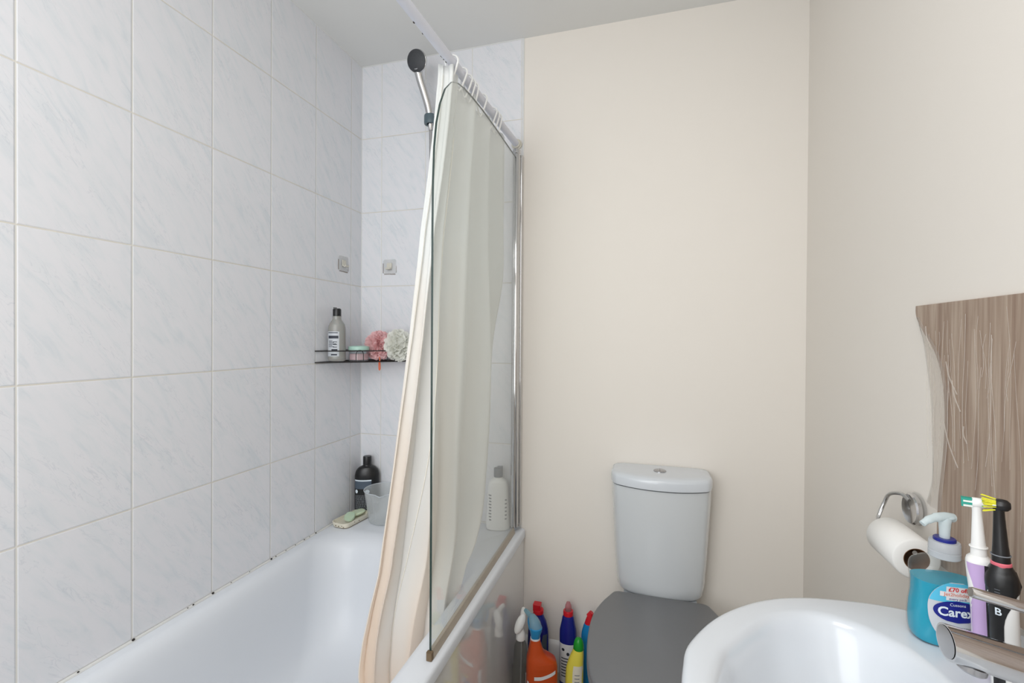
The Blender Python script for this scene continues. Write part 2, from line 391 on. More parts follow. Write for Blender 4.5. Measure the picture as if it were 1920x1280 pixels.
class Body:
    """bottle body about the local z axis; front is -y. tab rows: (z, a, b, dx)"""
    def __init__(self, tab, p=2.4): self.tab = tab; self.p = p
    def at(self, z):
        return [scurve([(r[0], r[k]) for r in self.tab], z) for k in (1, 2)]+[scurve([(r[0], r[3] if len(r) > 3 else 0.) for r in self.tab], z)]
    def mesh(self, mb, zs=None, n=48, k=1., nz=40):
        z0, z1 = self.tab[0][0], self.tab[-1][0]
        zs = zs or sorted(set([z0+(z1-z0)*i/nz for i in range(nz+1)]+[r[0] for r in self.tab]))
        R = []
        for z in zs:
            a, b, d = self.at(z); R.append(ring(d, 0, z, max(a*k, 1e-4), max(b*k, 1e-4), self.p, n))
        return mb.loft(R)
    def front(self, x, z, off=.0006, ang=0.):
        """surface point: x is measured along the section from the direction turned by ang from -y"""
        a, b, d = self.at(z)
        t = -PI/2+ang+x/max((a+b)/2, 1e-4) if ang or self.p < 2.2 else None
        if t is not None:
            c, s = math.cos(t), math.sin(t)
            X = a*math.copysign(abs(c)**(2/self.p), c); Y = b*math.copysign(abs(s)**(2/self.p), s)
            nrm = Vector((X/a/a, Y/b/b, 0)).normalized()
            return Vector((d+X, Y, z))+nrm*off
        q = min(abs(x/a), .999)
        return Vector((d+x, -b*(1-q**self.p)**(1/self.p)-off, z))
    def patch(self, mb, outline, off=.0006, ang=0., nx=14, cz=None):
        """outline: function z -> (xmin, xmax) between z0 and z1, given as (z0, z1, f)"""
        z0, z1, f = outline; nz = 18; g = []
        for i in range(nz+1):
            z = z0+(z1-z0)*i/nz; a, b = f(z)
            g.append([self.front(a+(b-a)*j/nx, z, off, ang) for j in range(nx+1)])
        vs = [p for r in g for p in r]; w = nx+1
        mb.add(vs, [(i*w+j, i*w+j+1, (i+1)*w+j+1, (i+1)*w+j) for i in range(nz) for j in range(nx)]); return mb
    def text(self, mb, s, size, x, z, off=.001, ang=0., bold=0.):
        vs, fs = text_mb(s, size, bold=bold)
        mb.add([self.front(x+v.x, z+v.y, off, ang) for v in vs], fs); return mb
    def rect(self, mb, x0, x1, z0, z1, off=.0009, ang=0.):
        return self.patch(mb, (z0, z1, lambda z: (x0, x1)), off, ang, nx=8)
    def ell(self, mb, x, z, a, b, off=.0009, ang=0.):
        return self.patch(mb, (z-b*.999, z+b*.999, lambda q: (x-a*math.sqrt(max(0, 1-((q-z)/b)**2)), x+a*math.sqrt(max(0, 1-((q-z)/b)**2)))), off, ang)

# ------------------------------------------------------------------ room
XL, XR, YB, YF, ZC, ZF = -1.333, .5646, 1.961, -.75, 1.3005, -1.42
T = .08
struct(MB().box(XL-T, XR+T, YF-T, YB+T, ZF-T, ZF).build('floor', 'floor'))
struct(MB().box(XL-T, XR+T, YF-T, YB+T, ZC, ZC+T).build('ceiling', 'ceil'))
struct(MB().box(XL-T, XL, YF, YB, ZF, ZC).build('wall_left', 'tileL'))
struct(MB().box(XR, XR+T, YF, YB, ZF, ZC).build('wall_right', 'paint'))
struct(MB().box(XL-T, XR+T, YF-T, YF, ZF, ZC).build('wall_front', 'paint'))
b = MB().box(XL-T, XR+T, YB+.006, YB+T, ZF, ZC)
b.slot(1).box(XL, -.528, YB, YB+.006, -.83, ZC)
b.slot(0).box(-.528, XR, YB, YB+.006, ZF, ZC)
struct(b.build('wall_back', ['paint', 'tileB']))
struct(MB().box(-.5285, -.5225, YB-.003, YB, -.826, ZC-.0005).build('trim_1', 'silicone'))
bs = MB()
bs.loft([[Vector((x, YB-.001, ZF)), Vector((x, YB-.016, ZF)), Vector((x, YB-.016, -1.315)), Vector((x, YB-.011, -1.302)), Vector((x, YB-.001, -1.292))] for x in (-.5, XR)])
struct(bs.build('baseboard_back', 'gloss_white'))
bs = MB()
bs.loft([[Vector((XR-.001, y, ZF)), Vector((XR-.016, y, ZF)), Vector((XR-.016, y, -1.315)), Vector((XR-.011, y, -1.302)), Vector((XR-.001, y, -1.292))] for y in (YF+.001, YB-.017)])
struct(bs.build('baseboard_right', 'gloss_white'))
b = MB(); b.tube([(XL, YF, ZC), (XL, YB, ZC)], .003, 8); b.tube([(XL, YB, ZC), (-.525, YB, ZC)], .003, 8); b.tube([(XL, YB, ZC), (XL, YB, -.826)], .0022, 8)
struct(b.build('trim_3', 'silicone'))
# silicone bead with mould spots along the bath
ZR = -.828
b = MB()
b.tube([(XL+.001, .14, ZR+.001), (XL+.001, YB-.004, ZR+.001)], .005, 8)
b.tube([(XL+.004, YB-.001, ZR+.001), (-.53, YB-.001, ZR+.001)], .004, 8)
b.slot(1)
for y, r in [(.917, .0032), (1.157, .0032), (1.158, .002), (1.398, .003), (1.638, .0026), (1.09, .0022), (1.072, .0014), (1.42, .0018), (1.47, .0014), (1.52, .0016), (1.57, .002), (1.60, .0015), (.79, .002), (1.878, .003), (1.3, .0012), (1.225, .0014)]:
    b.ball((XL+.0045, y, ZR+.0055), r, r*1.3, r, 6)
struct(b.build('trim_2', ['silicone', 'mould']))

# ------------------------------------------------------------------ bathtub
def rrect(x0, x1, y0, y1, z, r, n=12):
    out = []
    for cx, cy, a0 in ((x1-r, y1-r, 0), (x0+r, y1-r, 90), (x0+r, y0+r, 180), (x1-r, y0+r, 270)):
        for i in range(n+1):
            a = math.radians(a0+90*i/n); out.append(Vector((cx+r*math.cos(a), cy+r*math.sin(a), z)))
    return out
BX0, BX1, BY0, BY1 = XL+.003, -.504, .14, YB-.003
t = thing('bathtub', (-.92, 1.05, ZF), 'white acrylic bathtub with a glossy white side panel along the tiled wall', 'bathtub')
R = [rrect(BX0, BX1-.004, BY0, BY1, ZR-.036, .006), rrect(BX0, BX1, BY0, BY1, ZR-.034, .006), rrect(BX0, BX1, BY0, BY1, ZR-.010, .006),
     rrect(BX0+.001, BX1-.004, BY0+.001, BY1-.001, ZR-.003, .006), rrect(BX0+.002, BX1-.011, BY0+.002, BY1-.002, ZR, .006)]
ix0, ix1, iy0, iy1 = XL+.030, -.572, .25, 1.735
for ins, z, r in [(0, ZR, .13), (.006, ZR-.001, .13), (.016, ZR-.005, .135), (.028, ZR-.014, .14), (.04, ZR-.03, .14), (.05, ZR-.06, .14), (.062, ZR-.14, .14), (.08, ZR-.25, .14), (.105, ZR-.34, .15), (.14, ZR-.385, .15), (.19, ZR-.405, .13)]:
    R.append(rrect(ix0+ins*.8, ix1-ins*.8, iy0+ins, iy1-ins*1.6, z, r))
b = MB().loft(R, False, True)
b.build('tub', 'acrylic', t, 50)
b = MB().box(BX1-.022, BX1-.006, BY0+.01, BY1-.002, ZF, ZR-.034)
b.build('side_panel', 'panelw', t)
b = MB().disc_axis((-.95, .50, ZR-.404), (0, 0, 1), [(.034, 0), (.034, .004), (.026, .006), (.002, .006)])
b.build('waste', 'chrome', t)

# ------------------------------------------------------------------ bath screen
def gx(y): return -.5303-.0131*(y-1.09)
t = thing('bath_screen', (-.545, 1.9, ZR), 'clear glass bath screen with a curved top corner and chrome hinge post', 'shower screen')
prof = [(1.087, -.812)]+[(y*1., z) for y, z in [(1.0865, .30), (1.088, .40), (1.094, .49), (1.106, .556), (1.128, .617), (1.160, .672), (1.205, .715), (1.25, .735), (1.30, .746), (1.37, .754), (1.46, .760), (1.60, .763), (1.75, .763), (1.897, .763)]]+[(1.897, -.812)]
n = len(prof); h = .003
vs = [(gx(y)-h, y, z) for y, z in prof]+[(gx(y)+h, y, z) for y, z in prof]
b = MB(); b.add(vs, [tuple(range(n)), tuple(range(2*n-1, n-1, -1))])
b.slot(1); b.f += [(i, (i+1) % n, n+(i+1) % n, n+i) for i in range(n)]; b.m += [1]*n
b.build('glass_pane', ['glass', 'edge'], t, 30)
px, py = gx(1.905), 1.908
b = MB().lathe([(.0155, -.805), (.0165, -.8), (.0165, .772), (.0145, .776), (.0145, .780), (.0175, .782), (.0175, .797), (.0155, .800), (.001, .801)], px, py, 0, 28)
b.build('hinge_post', 'chrome', t)
b = MB().loft([rrect(px+.002, px+.020, 1.930, YB-.0035, z, .005, 5) for z in (-.812, .785)])
b.build('wall_profile', 'chrome', t)
b = MB().loft([[Vector((gx(y)-.007, y, ZR+.001)), Vector((gx(y)+.009, y, ZR+.001)), Vector((gx(y)+.0045, y, -.806)), Vector((gx(y)-.0045, y, -.806))] for y in (1.09, 1.3, 1.6, 1.892)])
b.build('bottom_seal', 'seal', t)
b = MB().loft([rrect(gx(1.08)-.0075, gx(1.08)+.0085, 1.076, 1.0895, z, .003, 4) for z in (ZR+.001, -.809, -.8065)])
b.build('end_cap', 'grime', t)

# ------------------------------------------------------------------ shower rail, rings, curtain
def railp(y): return Vector((-.593+(y-1.044)*.0428, y, .8425))
RR = .0143
t = thing('shower_rail', tuple(railp(YB)), 'white enamelled shower curtain rail with small rusty chips', 'curtain rail')
b = MB().tube([railp(YF+.012), railp(.5), railp(1.3), railp(YB-.002)], RR, 24)
b.slot(1)
for u, ang, r in [(1.11, 235, .0022), (1.165, 205, .0020), (1.18, 190, .0012), (1.27, 215, .0016), (1.283, 228, .0016), (1.295, 236, .0018), (1.279, 205, .0012), (1.02, 220, .0018)]:
    a = math.radians(ang); p = railp(u)
    b.ball((p.x+RR*math.cos(a), p.y, p.z+RR*math.sin(a)), r*1.15, r*1.9, r*1.15, 6)
b.build('pole', ['rail', 'chip'], t)
p = railp(YB)
b = MB().disc_axis((p.x, YB-.022, p.z), (0, 1, 0), [(.0165, 0), (.019, .002), (.019, .012), (.023, .014), (.023, .0215)])
b.build('end_socket', 'offwhite', t)
p = railp(YF)
b = MB().disc_axis((p.x, YF+.0005, p.z), (0, 1, 0), [(.023, 0), (.023, .008), (.019, .01), (.019, .02)])
b.build('end_socket', 'offwhite', t)

def ring_mesh(y, tilt):
    p = railp(y); pts = []
    for i in range(28):
        a = 2*PI*i/28
        x = .0205*math.cos(a); z = .021*math.sin(a) if math.sin(a) > 0 else .062*math.sin(a)
        x *= 1. if math.sin(a) > 0 else (1-.55*abs(math.sin(a)))
        pts.append(Vector((p.x+x, p.y+tilt*z, p.z+z)))
    return MB().tube(pts, .0031, 8, closed=True)
RY = [(1.318, .1), (1.385, .25), (1.425, .2), (1.452, .1), (1.478, -.1), (1.555, .15), (1.655, .25), (1.682, .1), (1.708, -.05)]
names = ['nearest', 'second', 'third', 'fourth', 'fifth', 'sixth', 'seventh', 'eighth', 'ninth and farthest']
for (y, ti), nm in zip(RY, names):
    o = ring_mesh(y, ti).build('curtain_ring', 'white', None, origin=railp(y))
    tag(o, f'{nm} white plastic curtain ring along the shower rail, counted from the camera', 'curtain ring', 'white curtain rings on the shower rail')

# curtain: a cloth lofted between a top line under the rail and a gathered lower line swung into the bath
ZT, ZB = .820, -1.16
NEARX = [(-1.16, -.808), (-1.08, -.824), (-1.02, -.836), (-.95, -.830), (-.87, -.813), (-.7, -.766), (-.43, -.722), (-.2, -.694), (0, -.672), (.33, -.637), (.5, -.615), (.74, -.596), (.81, -.592)]
NEARY = [(-1.16, 1.20), (-.9, 1.205), (-.4, 1.225), (.3, 1.255), (.81, 1.285)]
FARX = [(-1.16, -.630), (-.8, -.600), (-.3, -.590), (.81, -.582)]
FARY = [(-1.16, 1.40), (-.863, 1.455), (-.667, 1.63), (-.47, 1.70), (-.06, 1.80), (.42, 1.825), (.81, 1.825)]
NS, NZ = 260, 70
rows = []
for i in range(NZ+1):
    z = ZB+(ZT-ZB)*i/NZ
    n_ = Vector((scurve(NEARX, z), scurve(NEARY, z), z)); f_ = Vector((scurve(FARX, z), scurve(FARY, z), z))
    low = max(0., min(1., (.55-z)/1.5))            # 0 at the top, 1 low down
    c_ = Vector((n_.x+(f_.x-n_.x)*(.25+.65*low), n_.y+(f_.y-n_.y)*(.06+.06*low), z))   # corner of the L-shaped bunch
    row = []
    for j in range(NS+1):
        s = j/NS
        p = (1-s)**2*n_+2*s*(1-s)*c_+s*s*f_
        d = (2*(1-s)*(c_-n_)+2*s*(f_-c_)); d.z = 0
        d = d.normalized() if d.length > 1e-6 else Vector((0, 1, 0))
        nr = Vector((-d.y, d.x, 0))
        amp = .020-.001*low
        ph = 2*PI*((5.0-1.3*low)*s+.20*math.sin(6*s)+.12*low*math.sin(8*s+2)+.06*math.sin(2.1*z+4*s))
        w = math.sin(ph)+(.22-.14*low)*math.sin(2.3*ph+1.+z*.8)+.15*math.sin(.51*ph+2.2*z)
        sd = .35*math.sin(2*ph+.6)
        fade = min(1., s*14+.25)
        q = p+nr*(amp*w*fade)+d*(amp*sd*fade)
        q.x += .012*low*math.sin(5*z+9*s)
        row.append(q)
    rows.append(row)
def xlimit(q):      # stay on the bath side of the glass, inside the rim
    m_ = gx(q.y)-.010
    if q.z < ZR+.03: m_ = min(m_, -.592)
    elif q.z < ZR+.12: m_ = min(m_, gx(q.y)-.010-(.05*(ZR+.12-q.z)/.09))
    if q.x > m_-.02:
        e = q.x-(m_-.02); q.x = m_-.02+.02*math.tanh(max(e, 0)/.03)
    return q
w = NS+1
t = thing('shower_curtain', (-.65, 1.3, ZB), 'cream fabric shower curtain bunched inside the glass screen, peach towards its hem', 'shower curtain')
vs = [xlimit(q) for r in rows for q in r]
b = MB(); b.add(vs, [(i*w+j, i*w+j+1, (i+1)*w+j+1, (i+1)*w+j) for i in range(NZ) for j in range(NS)])
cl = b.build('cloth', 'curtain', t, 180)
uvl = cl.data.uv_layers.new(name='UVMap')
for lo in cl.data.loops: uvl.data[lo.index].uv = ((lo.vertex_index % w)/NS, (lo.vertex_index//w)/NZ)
sm = cl.modifiers.new('thick', 'SOLIDIFY'); sm.thickness = .0012
# stitched hem down the near edge and a seam, standing a little proud of the cloth on the room side
def offs(i, j, k):
    a = rows[i][min(j+1, NS)]-rows[i][max(j-1, 0)]; a.z = 0; a = a.normalized() if a.length > 1e-7 else Vector((0, 1, 0)); return rows[i][j]+Vector((-a.y, a.x, 0))*k
JS = int(NS*.335)
MB().tube([offs(i, JS, -.0012) for i in range(0, NZ-6)], .0013, 6).build('stitched_seam', 'thread', t)
MB().tube([offs(i, 1, -.0004) for i in range(0, NZ)], .0011, 6).build('side_hem', 'thread', t)

# ------------------------------------------------------------------ hand shower and bracket
t = thing('hand_shower', (-.937, 1.90, .5), 'chrome hand shower with a dark grey spray face on a metal hose', 'shower head')
hc = Vector((-.957, 1.80, 1.181)); nrm = Vector((-.06, -.94, -.34)).normalized()
MB().disc_axis(hc, -nrm, [(.040, -.003), (.0455, 0), (.0465, .006), (.043, .014), (.034, .022), (.02, .03), (.003, .033)], 40).build('head', 'chrome', t)
b = MB().disc_axis(hc, nrm, [(.044, .0005), (.0435, .003), (.041, .0048), (.002, .0055)], 40)
u_ = nrm.orthogonal().normalized(); w_ = nrm.cross(u_)
for rr_, k_ in ((.012, 8), (.021, 14), (.03, 20), (.037, 26)):
    for i in range(k_):
        a = 2*PI*i/k_; b.ball(hc+nrm*.005+u_*rr_*math.cos(a)+w_*rr_*math.sin(a), .0016, n=4)
b.build('spray_face', 'darkgrey', t)
hp = smooth_path([(-.962, 1.822, 1.160), (-.960, 1.838, 1.125), (-.951, 1.862, 1.075), (-.942, 1.882, 1.025), (-.938, 1.893, .985)], 6)
MB().tube(hp, [.021]+[.0185]*3+[.0175]*(len(hp)-4), 20).build('handle', 'chrome', t)
MB().tube([(-.938, 1.893, .987), (-.938, 1.8935, .983), (-.938, 1.8955, .965), (-.938, 1.897, .945), (-.938, 1.898, .925)], [.0176, .0176, .014, .011, .009], 20).build('cone_nut', 'chrome', t)
hs = smooth_path([(-.938, 1.898, .93), (-.9375, 1.90, .80), (-.9345, 1.902, .5), (-.925, 1.90, .1), (-.91, 1.88, -.3), (-.88, 1.86, -.52), (-.85, 1.88, -.60), (-.83, 1.92, -.56), (-.82, 1.9445, -.50)], 10)
MB().tube(hs, .0065, 10).build('hose', 'chrome_d', t)
MB().disc_axis((-.82, 1.958, -.50), (0, -1, 0), [(.024, 0), (.024, .004), (.013, .006), (.013, .02)]).build('wall_elbow', 'chrome', t)
t = thing('shower_bracket', (-.938, 1.957, .97), 'grey plastic wall bracket gripping the hand shower handle', 'bracket')
b = MB()
arc = []
for i in range(21):
    a = math.radians(-60+300*i/20); arc.append((math.cos(a+PI/2), math.sin(a+PI/2)))
rings_ = []
for ro, z in ((.0265, .950), (.028, .955), (.028, .985), (.0265, .99)):
    rings_.append([Vector((-.938+ro*x, 1.896+ro*y, z)) for x, y in arc]+[Vector((-.938+.0175*x, 1.896+.0175*y, z)) for x, y in reversed(arc)])
b.loft(rings_)
b.loft([rrect(-.952, -.924, 1.922, 1.952, z, .004, 4) for z in (.952, .988)])
b.build('clip', 'bracket', t)
MB().disc_axis((-.938, 1.9585, .97), (0, -1, 0), [(.026, 0), (.026, .005), (.022, .0085)], 28).build('wall_plate', 'bracket', t)

# ------------------------------------------------------------------ corner shelf and what stands on it
A = Vector((-1.3285, 1.63, 0)); C_ = Vector((-1.3285, 1.956, 0)); B_ = Vector((-1.005, 1.956, 0))
zb, zt = -.108, -.060
def fl(tt, z):
    p = A.lerp(B_, tt)+Vector((.5, -.5, 0)).normalized()*(.03*4*tt*(1-tt)*.6); return Vector((p.x, p.y, z))
t = thing('corner_shelf', (-1.3, 1.93, zb), 'black wire corner shelf holding bath bottles and sponges', 'shelf')
b = MB()
fr = [fl(i/16, zb) for i in range(17)]
b.tube(fr+[Vector((B_.x, B_.y, zb))], .0026, 8)
b.tube([Vector((A.x, A.y, zb)), Vector((C_.x, C_.y, zb)), Vector((B_.x, B_.y, zb))], .0026, 8)
b.build('base_frame', 'wire', t)
b = MB()
b.tube([fl(i/16, zt) for i in range(17)], .0024, 8); b.build('front_rail', 'wire', t)
b = MB(); b.tube([Vector((A.x, A.y, zt)), Vector((C_.x, C_.y, zt)), Vector((B_.x, B_.y, zt))], .0024, 8); b.build('rear_rail', 'wire', t)
for k in range(1, 8):
    u = k/8; p = A.lerp(C_, u); q = B_.lerp(C_, u)
    MB().tube([Vector((p.x, p.y, zb-.001)), Vector((q.x, q.y, zb-.001))], .0016, 6).build('base_wire', 'wire', t)
for tc in (.385, .68):
    d = .033
    pts = [fl(tc-d, zb), fl(tc-d, zb+.03), fl(tc-d*.85, zt-.006), fl(tc-d*.45, zt+.001), fl(tc, zt+.002), fl(tc+d*.45, zt+.001), fl(tc+d*.85, zt-.006), fl(tc+d, zb+.03), fl(tc+d, zb)]
    MB().tube(smooth_path(pts, 4), .0018, 6).build('loop_wire', 'wire', t)
zs = zb+.003
# grey shower gel bottle
t = thing('shower_gel_bottle', (-1.2885, 1.718, zs), 'grey see-through shower gel bottle with a black cap on the wire shelf', 'bottle', rot=math.radians(30), local=True)
bd = Body([(0, .028, .020), (.003, .034, .026), (.012, .036, .028), (.10, .036, .028), (.14, .0355, .0275), (.158, .032, .025), (.172, .024, .021), (.180, .0185, .0185), (.186, .018, .018), (.194, .018, .018)], 2.3)
bd.mesh(MB()).build('bottle', 'gel', t)
b = MB().lathe([(.0165, .194), (.0175, .195), (.0175, .222), (.016, .226)], n=28)
b.box(-.014, -.001, -.012, .012, .224, .232); b.box(-.001, .013, -.012, .012, .224, .2275)
b.build('cap', 'black', t)
A0 = math.radians(-24)
lb = bd.patch(MB(), (.022, .128, lambda z: (-.025, .023)), .0006, A0).build('label', 'labelg', t)
b = MB()
bd.rect(b, -.018, .020, .098, .110, .001, A0); bd.rect(b, -.02, .018, .121, .1245, .001, A0)
for k in range(5): bd.rect(b, -.016, .002+.012*((k*7) % 3)/2, .086-.006*k, .0885-.006*k, .001, A0)
for k in range(3): bd.rect(b, .004, .016, .082-.011*k, .085-.011*k, .001, A0)
bd.rect(b, -.002, .017, .045, .053, .001, A0); bd.rect(b, -.004, .016, .026, .032, .001, A0)
b.build('print', 'ink', lb)
# jar with mint lid
t = thing('scrub_jar', (-1.232, 1.795, zs), 'small clear jar with a mint green lid on the wire shelf', 'jar', local=True)
MB().lathe([(.040, 0), (.043, .002), (.043, .044), (.040, .049), (.038, .049), (.0405, .043), (.0405, .004), (.002, .003)], n=40, cap1=True).build('jar', 'plastic', t)
MB().lathe([(.036, .0045), (.0395, .006), (.0395, .026), (.037, .03), (.002, .031)], n=36).build('contents', 'pink', t)
b = MB().lathe([(.0440, .047), (.0455, .048), (.0455, .060), (.044, .063), (.030, .066), (.002, .0665)], n=44)
b.build('lid', 'mint', t)
# mesh bath puffs
def puff(R, n, seed, squash=(1, 1, .9)):
    rnd = random.Random(seed); b = MB(); b.ball((0, 0, 0), R*.72, n=10)
    for k in range(n):
        ax = Vector((rnd.gauss(0, 1), rnd.gauss(0, 1), rnd.gauss(0, 1))).normalized(); u = ax.orthogonal().normalized(); w = ax.cross(u)
        h = rnd.uniform(-.75, .75); r0 = math.sqrt(1-h*h); m = 40; ph = rnd.uniform(0, 6); fq = rnd.choice((7, 9, 11)); vs = []
        for i in range(m):
            a = 2*PI*i/m; d = (u*math.cos(a)+w*math.sin(a))*r0+ax*h
            wob = math.sin(fq*a+ph); lat = ax*(.10*math.sin(fq*a*1.0+ph+1.3))
            vs.append((d*.62)*R); vs.append((d*(.98+.10*wob)+lat)*R)
        b.add(vs, [(2*i, 2*i+1, 2*((i+1) % m)+1, 2*((i+1) % m)) for i in range(m)])
    S_ = Matrix.Diagonal((squash[0], squash[1], squash[2], 1)); return b.xf(S_)
t = thing('bath_puff', (-1.175, 1.867, zs+.067), 'pink mesh bath puff squeezed between jar and ivory puff', 'bath puff', 'mesh bath puffs on the corner shelf', local=True)
puff(.060, 24, 3, (1.12, .9, 1.08)).build('mesh_ball', 'pink', t, 180)
MB().tube(smooth_path([(.03, -.045, -.05), (.036, -.05, -.075), (.037, -.05, -.1), (.034, -.05, -.108), (.031, -.05, -.1), (.031, -.05, -.072)], 5), .0024, 8).build('hanging_cord', 'orangeink', t)
t = thing('bath_puff', (-1.066, 1.856, zs+.070), 'ivory mesh bath puff at the curtain end of the wire shelf', 'bath puff', 'mesh bath puffs on the corner shelf', local=True)
puff(.070, 26, 11, (.95, .82, 1.)).build('mesh_ball', 'cream', t, 180)

# adhesive hooks
def wall_hook(loc, rot, label):
    t = thing('adhesive_hook', loc, label, 'hook', 'clear adhesive hooks on the tiles', rot=rot, local=True)
    MB().loft([[Vector((p.x, y, p.y)) for p in rrect(-.034*k, .034*k, -.034*k, .034*k, 0, .009, 5)] for k, y in ((1, -.0008), (1, -.002), (.95, -.003))]).build('pad', 'pad', t)
    b = MB().box(-.013, .013, -.006, -.003, -.012, .016)
    b.loft([[Vector((x, -.006+dy, -.014+dz)) for dy, dz in ((.002, .006), (-.006, -.002), (-.014, -.001), (-.017, .006), (-.0145, .0065), (-.0125, .002), (-.006, .002), (-.001, .008))] for x in (-.012, .012)])
    b.build('metal_hook', 'offwhite', t)
    b = MB()
    b.box(-.030, .006, -.0014, -.0006, -.0365, -.0345); b.box(.004, .031, -.0016, -.0006, -.0375, -.035); b.box(-.0365, -.0345, -.0016, -.0006, -.030, .016); b.box(.0345, .0355, -.0014, -.0006, -.03, .002)
    b.build('grimy_edge', 'grime', t)
wall_hook((XL, 1.821, .333), -PI/2+PI, 'clear square adhesive hook on the left wall tiles beside the corner')
wall_hook((-1.178, YB, .335), 0, 'clear square adhesive hook on the end wall tiles above the puffs')

# ------------------------------------------------------------------ on the bath ledge
t = thing('shampoo_bottle', (-1.268, 1.918, ZR), 'tall black shampoo bottle in the corner of the bath ledge', 'bottle', rot=math.radians(28), local=True)
bd = Body([(0, .048, .028), (.004, .054, .033), (.02, .056, .035), (.15, .056, .035), (.180, .0555, .0345), (.200, .050, .031), (.215, .038, .026), (.222, .022, .020), (.225, .019, .018), (.228, .019, .018)], 2.15)
bd.mesh(MB()).build('bottle', 'black', t)
MB().lathe([(.0185, .228), (.0195, .229), (.0195, .262), (.018, .266), (.002, .267)], n=28).build('cap', 'black', t)
A0 = math.radians(-24)
lb = bd.patch(MB(), (.018, .158, lambda z: (-.036, .036)), .0006, A0).build('label', 'slate', t)
bd.rect(MB(), -.036, .036, .156, .162, .001, A0).build('white_line', 'whiteink', lb)
for x in (-.022, .022): bd.ell(MB(), x, .108, .0075, .009, .0014, A0).build('round_mark', 'whiteink', lb)
b = MB(); bd.rect(b, -.036, .036, .018, .12, .0009, A0); b.slot(1)
rnd = random.Random(4)
for k in range(11):
    z = .088-.006*k; x = -.03
    while x < .028:
        w_ = rnd.uniform(.003, .012); bd.rect(b, x, min(x+w_, .032), z, z+.003, .0013, A0); x += w_+.002
b.build('print', ['black', 'greyink'], lb)
# jug
t = thing('plastic_jug', (-1.132, 1.850, ZR), 'translucent plastic jug with a pouring lip on the bath ledge', 'jug', local=True)
def jr(z, k=1.): return k*(interp([(0, .058), (.006, .067), (.02, .071), (.12, .086), (.145, .0895)], z))
b = MB(); rs = []
sa = math.atan2(-.84, .30)
def jring(z, r, lip):
    out = []
    for i in range(56):
        a = 2*PI*i/56; d = math.atan2(math.sin(a-sa), math.cos(a-sa)); k = math.exp(-(d/.17)**2)
        rr = r+lip*.014*k; out.append(Vector((rr*math.cos(a), rr*math.sin(a), z-lip*.004*k)))
    return out
for z in (0, .006, .02, .05, .09, .108, .125, .138, .142): rs.append(jring(z, jr(z), max(0, (z-.105)/.037)))
rs += [jring(.1435, jr(.142)+.0025, 1), jring(.146, jr(.142)+.002, 1), jring(.146, jr(.142)-.0015, 1)]
for z in (.138, .12, .09, .05, .02, .008, .004): rs.append(jring(z, jr(z)-.0025, max(0, (z-.105)/.037)))
b.loft(rs); b.build('jug_body', 'frosted', t)
b = MB().tube([p for p in jring(.1455, jr(.142)+.001, 1)], .0022, 8, closed=True); b.build('rim', 'collar', t)
b = MB().tube(smooth_path([(.085, .02, .135), (.12, .03, .128), (.125, .032, .09), (.112, .028, .05), (.074, .019, .04)], 6), .007, 10); b.build('handle', 'frosted', t)
# soap dish and soaps
SA = math.radians(-6)
t = thing('soap_dish', (-1.268, 1.797, ZR), 'cream rectangular soap dish with grimy edges on the bath ledge', 'soap dish', rot=SA, local=True)
def rr2(k, z, e=0): return rrect(-.044*k-e, .044*k+e, -.086*k-e, .086*k+e, z, .026*k, 6)
MB().loft([rr2(.86, .001), rr2(.93, .004), rr2(1, .020), rr2(1, .024), rr2(.95, .024), rr2(.92, .018), rr2(.86, .011)]).build('dish', 'dish', t)
b = MB().tube(rr2(.88, .0025), .0022, 6, closed=True); b.build('grimy_base', 'grime', t)
for x, y, z in ((.004, -.0845, .011), (.02, -.083, .014), (-.012, -.0845, .012), (.040, -.06, .014), (.0425, -.03, .016), (.026, -.08, .008), (.0428, .0, .012)):
    MB().ball((x, y, z), .0028, .0022, .0018, 5).build('mould_speck', 'grime', t)
o = MB().lathe([(.009, -.007), (.020, -.0055), (.0225, 0), (.020, .0055), (.009, .007)], n=32, sy=1.2, p=2.4).build('soap_bar', 'soap_a')
o.location = (-1.262, 1.775, ZR+.031); o.rotation_euler = (math.radians(24), math.radians(10), .3)
tag(o, 'worn mint green soap bar at the front of the cream dish', 'soap', 'soap bars in the dish')
o = MB().lathe([(.010, -.008), (.022, -.0065), (.0255, 0), (.022, .006), (.010, .008)], n=32, sy=1.45, p=2.6).build('soap_bar', 'soap_b')
o.location = (-1.267, 1.842, ZR+.0255); o.rotation_euler = (math.radians(4), math.radians(-4), -.3)
tag(o, 'pale yellowish green soap bar at the back of the cream dish', 'soap', 'soap bars in the dish')
# white bottle behind the glass
t = thing('conditioner_bottle', (-.617, 1.920, ZR), 'white bottle with a grey flip cap behind the glass screen', 'bottle', rot=math.radians(15), local=True)
bd = Body([(0, .042, .026), (.004, .050, .032), (.02, .052, .033), (.15, .046, .031), (.19, .043, .03), (.208, .037, .027), (.218, .024, .021), (.222, .017, .017), (.226, .017, .017)], 2.4)
bd.mesh(MB()).build('bottle', 'white', t)
b = MB().lathe([(.0185, .226), (.0195, .227), (.0195, .262), (.018, .264), (.002, .265)], n=28); b.box(-.004, .019, -.012, .012, .262, .270)
b.build('cap', 'slate', t)
b = MB()
for k in range(9): bd.rect(b, -.038-.001*(k % 3), -.028, .045+.013*k, .051+.013*k, .0006)
b.build('print', 'greyink', t); b = MB()
for k in range(6): bd.rect(b, .030, .038, .05+.016*k, .056+.016*k, .0006)
b.build('print', 'greyink', t)

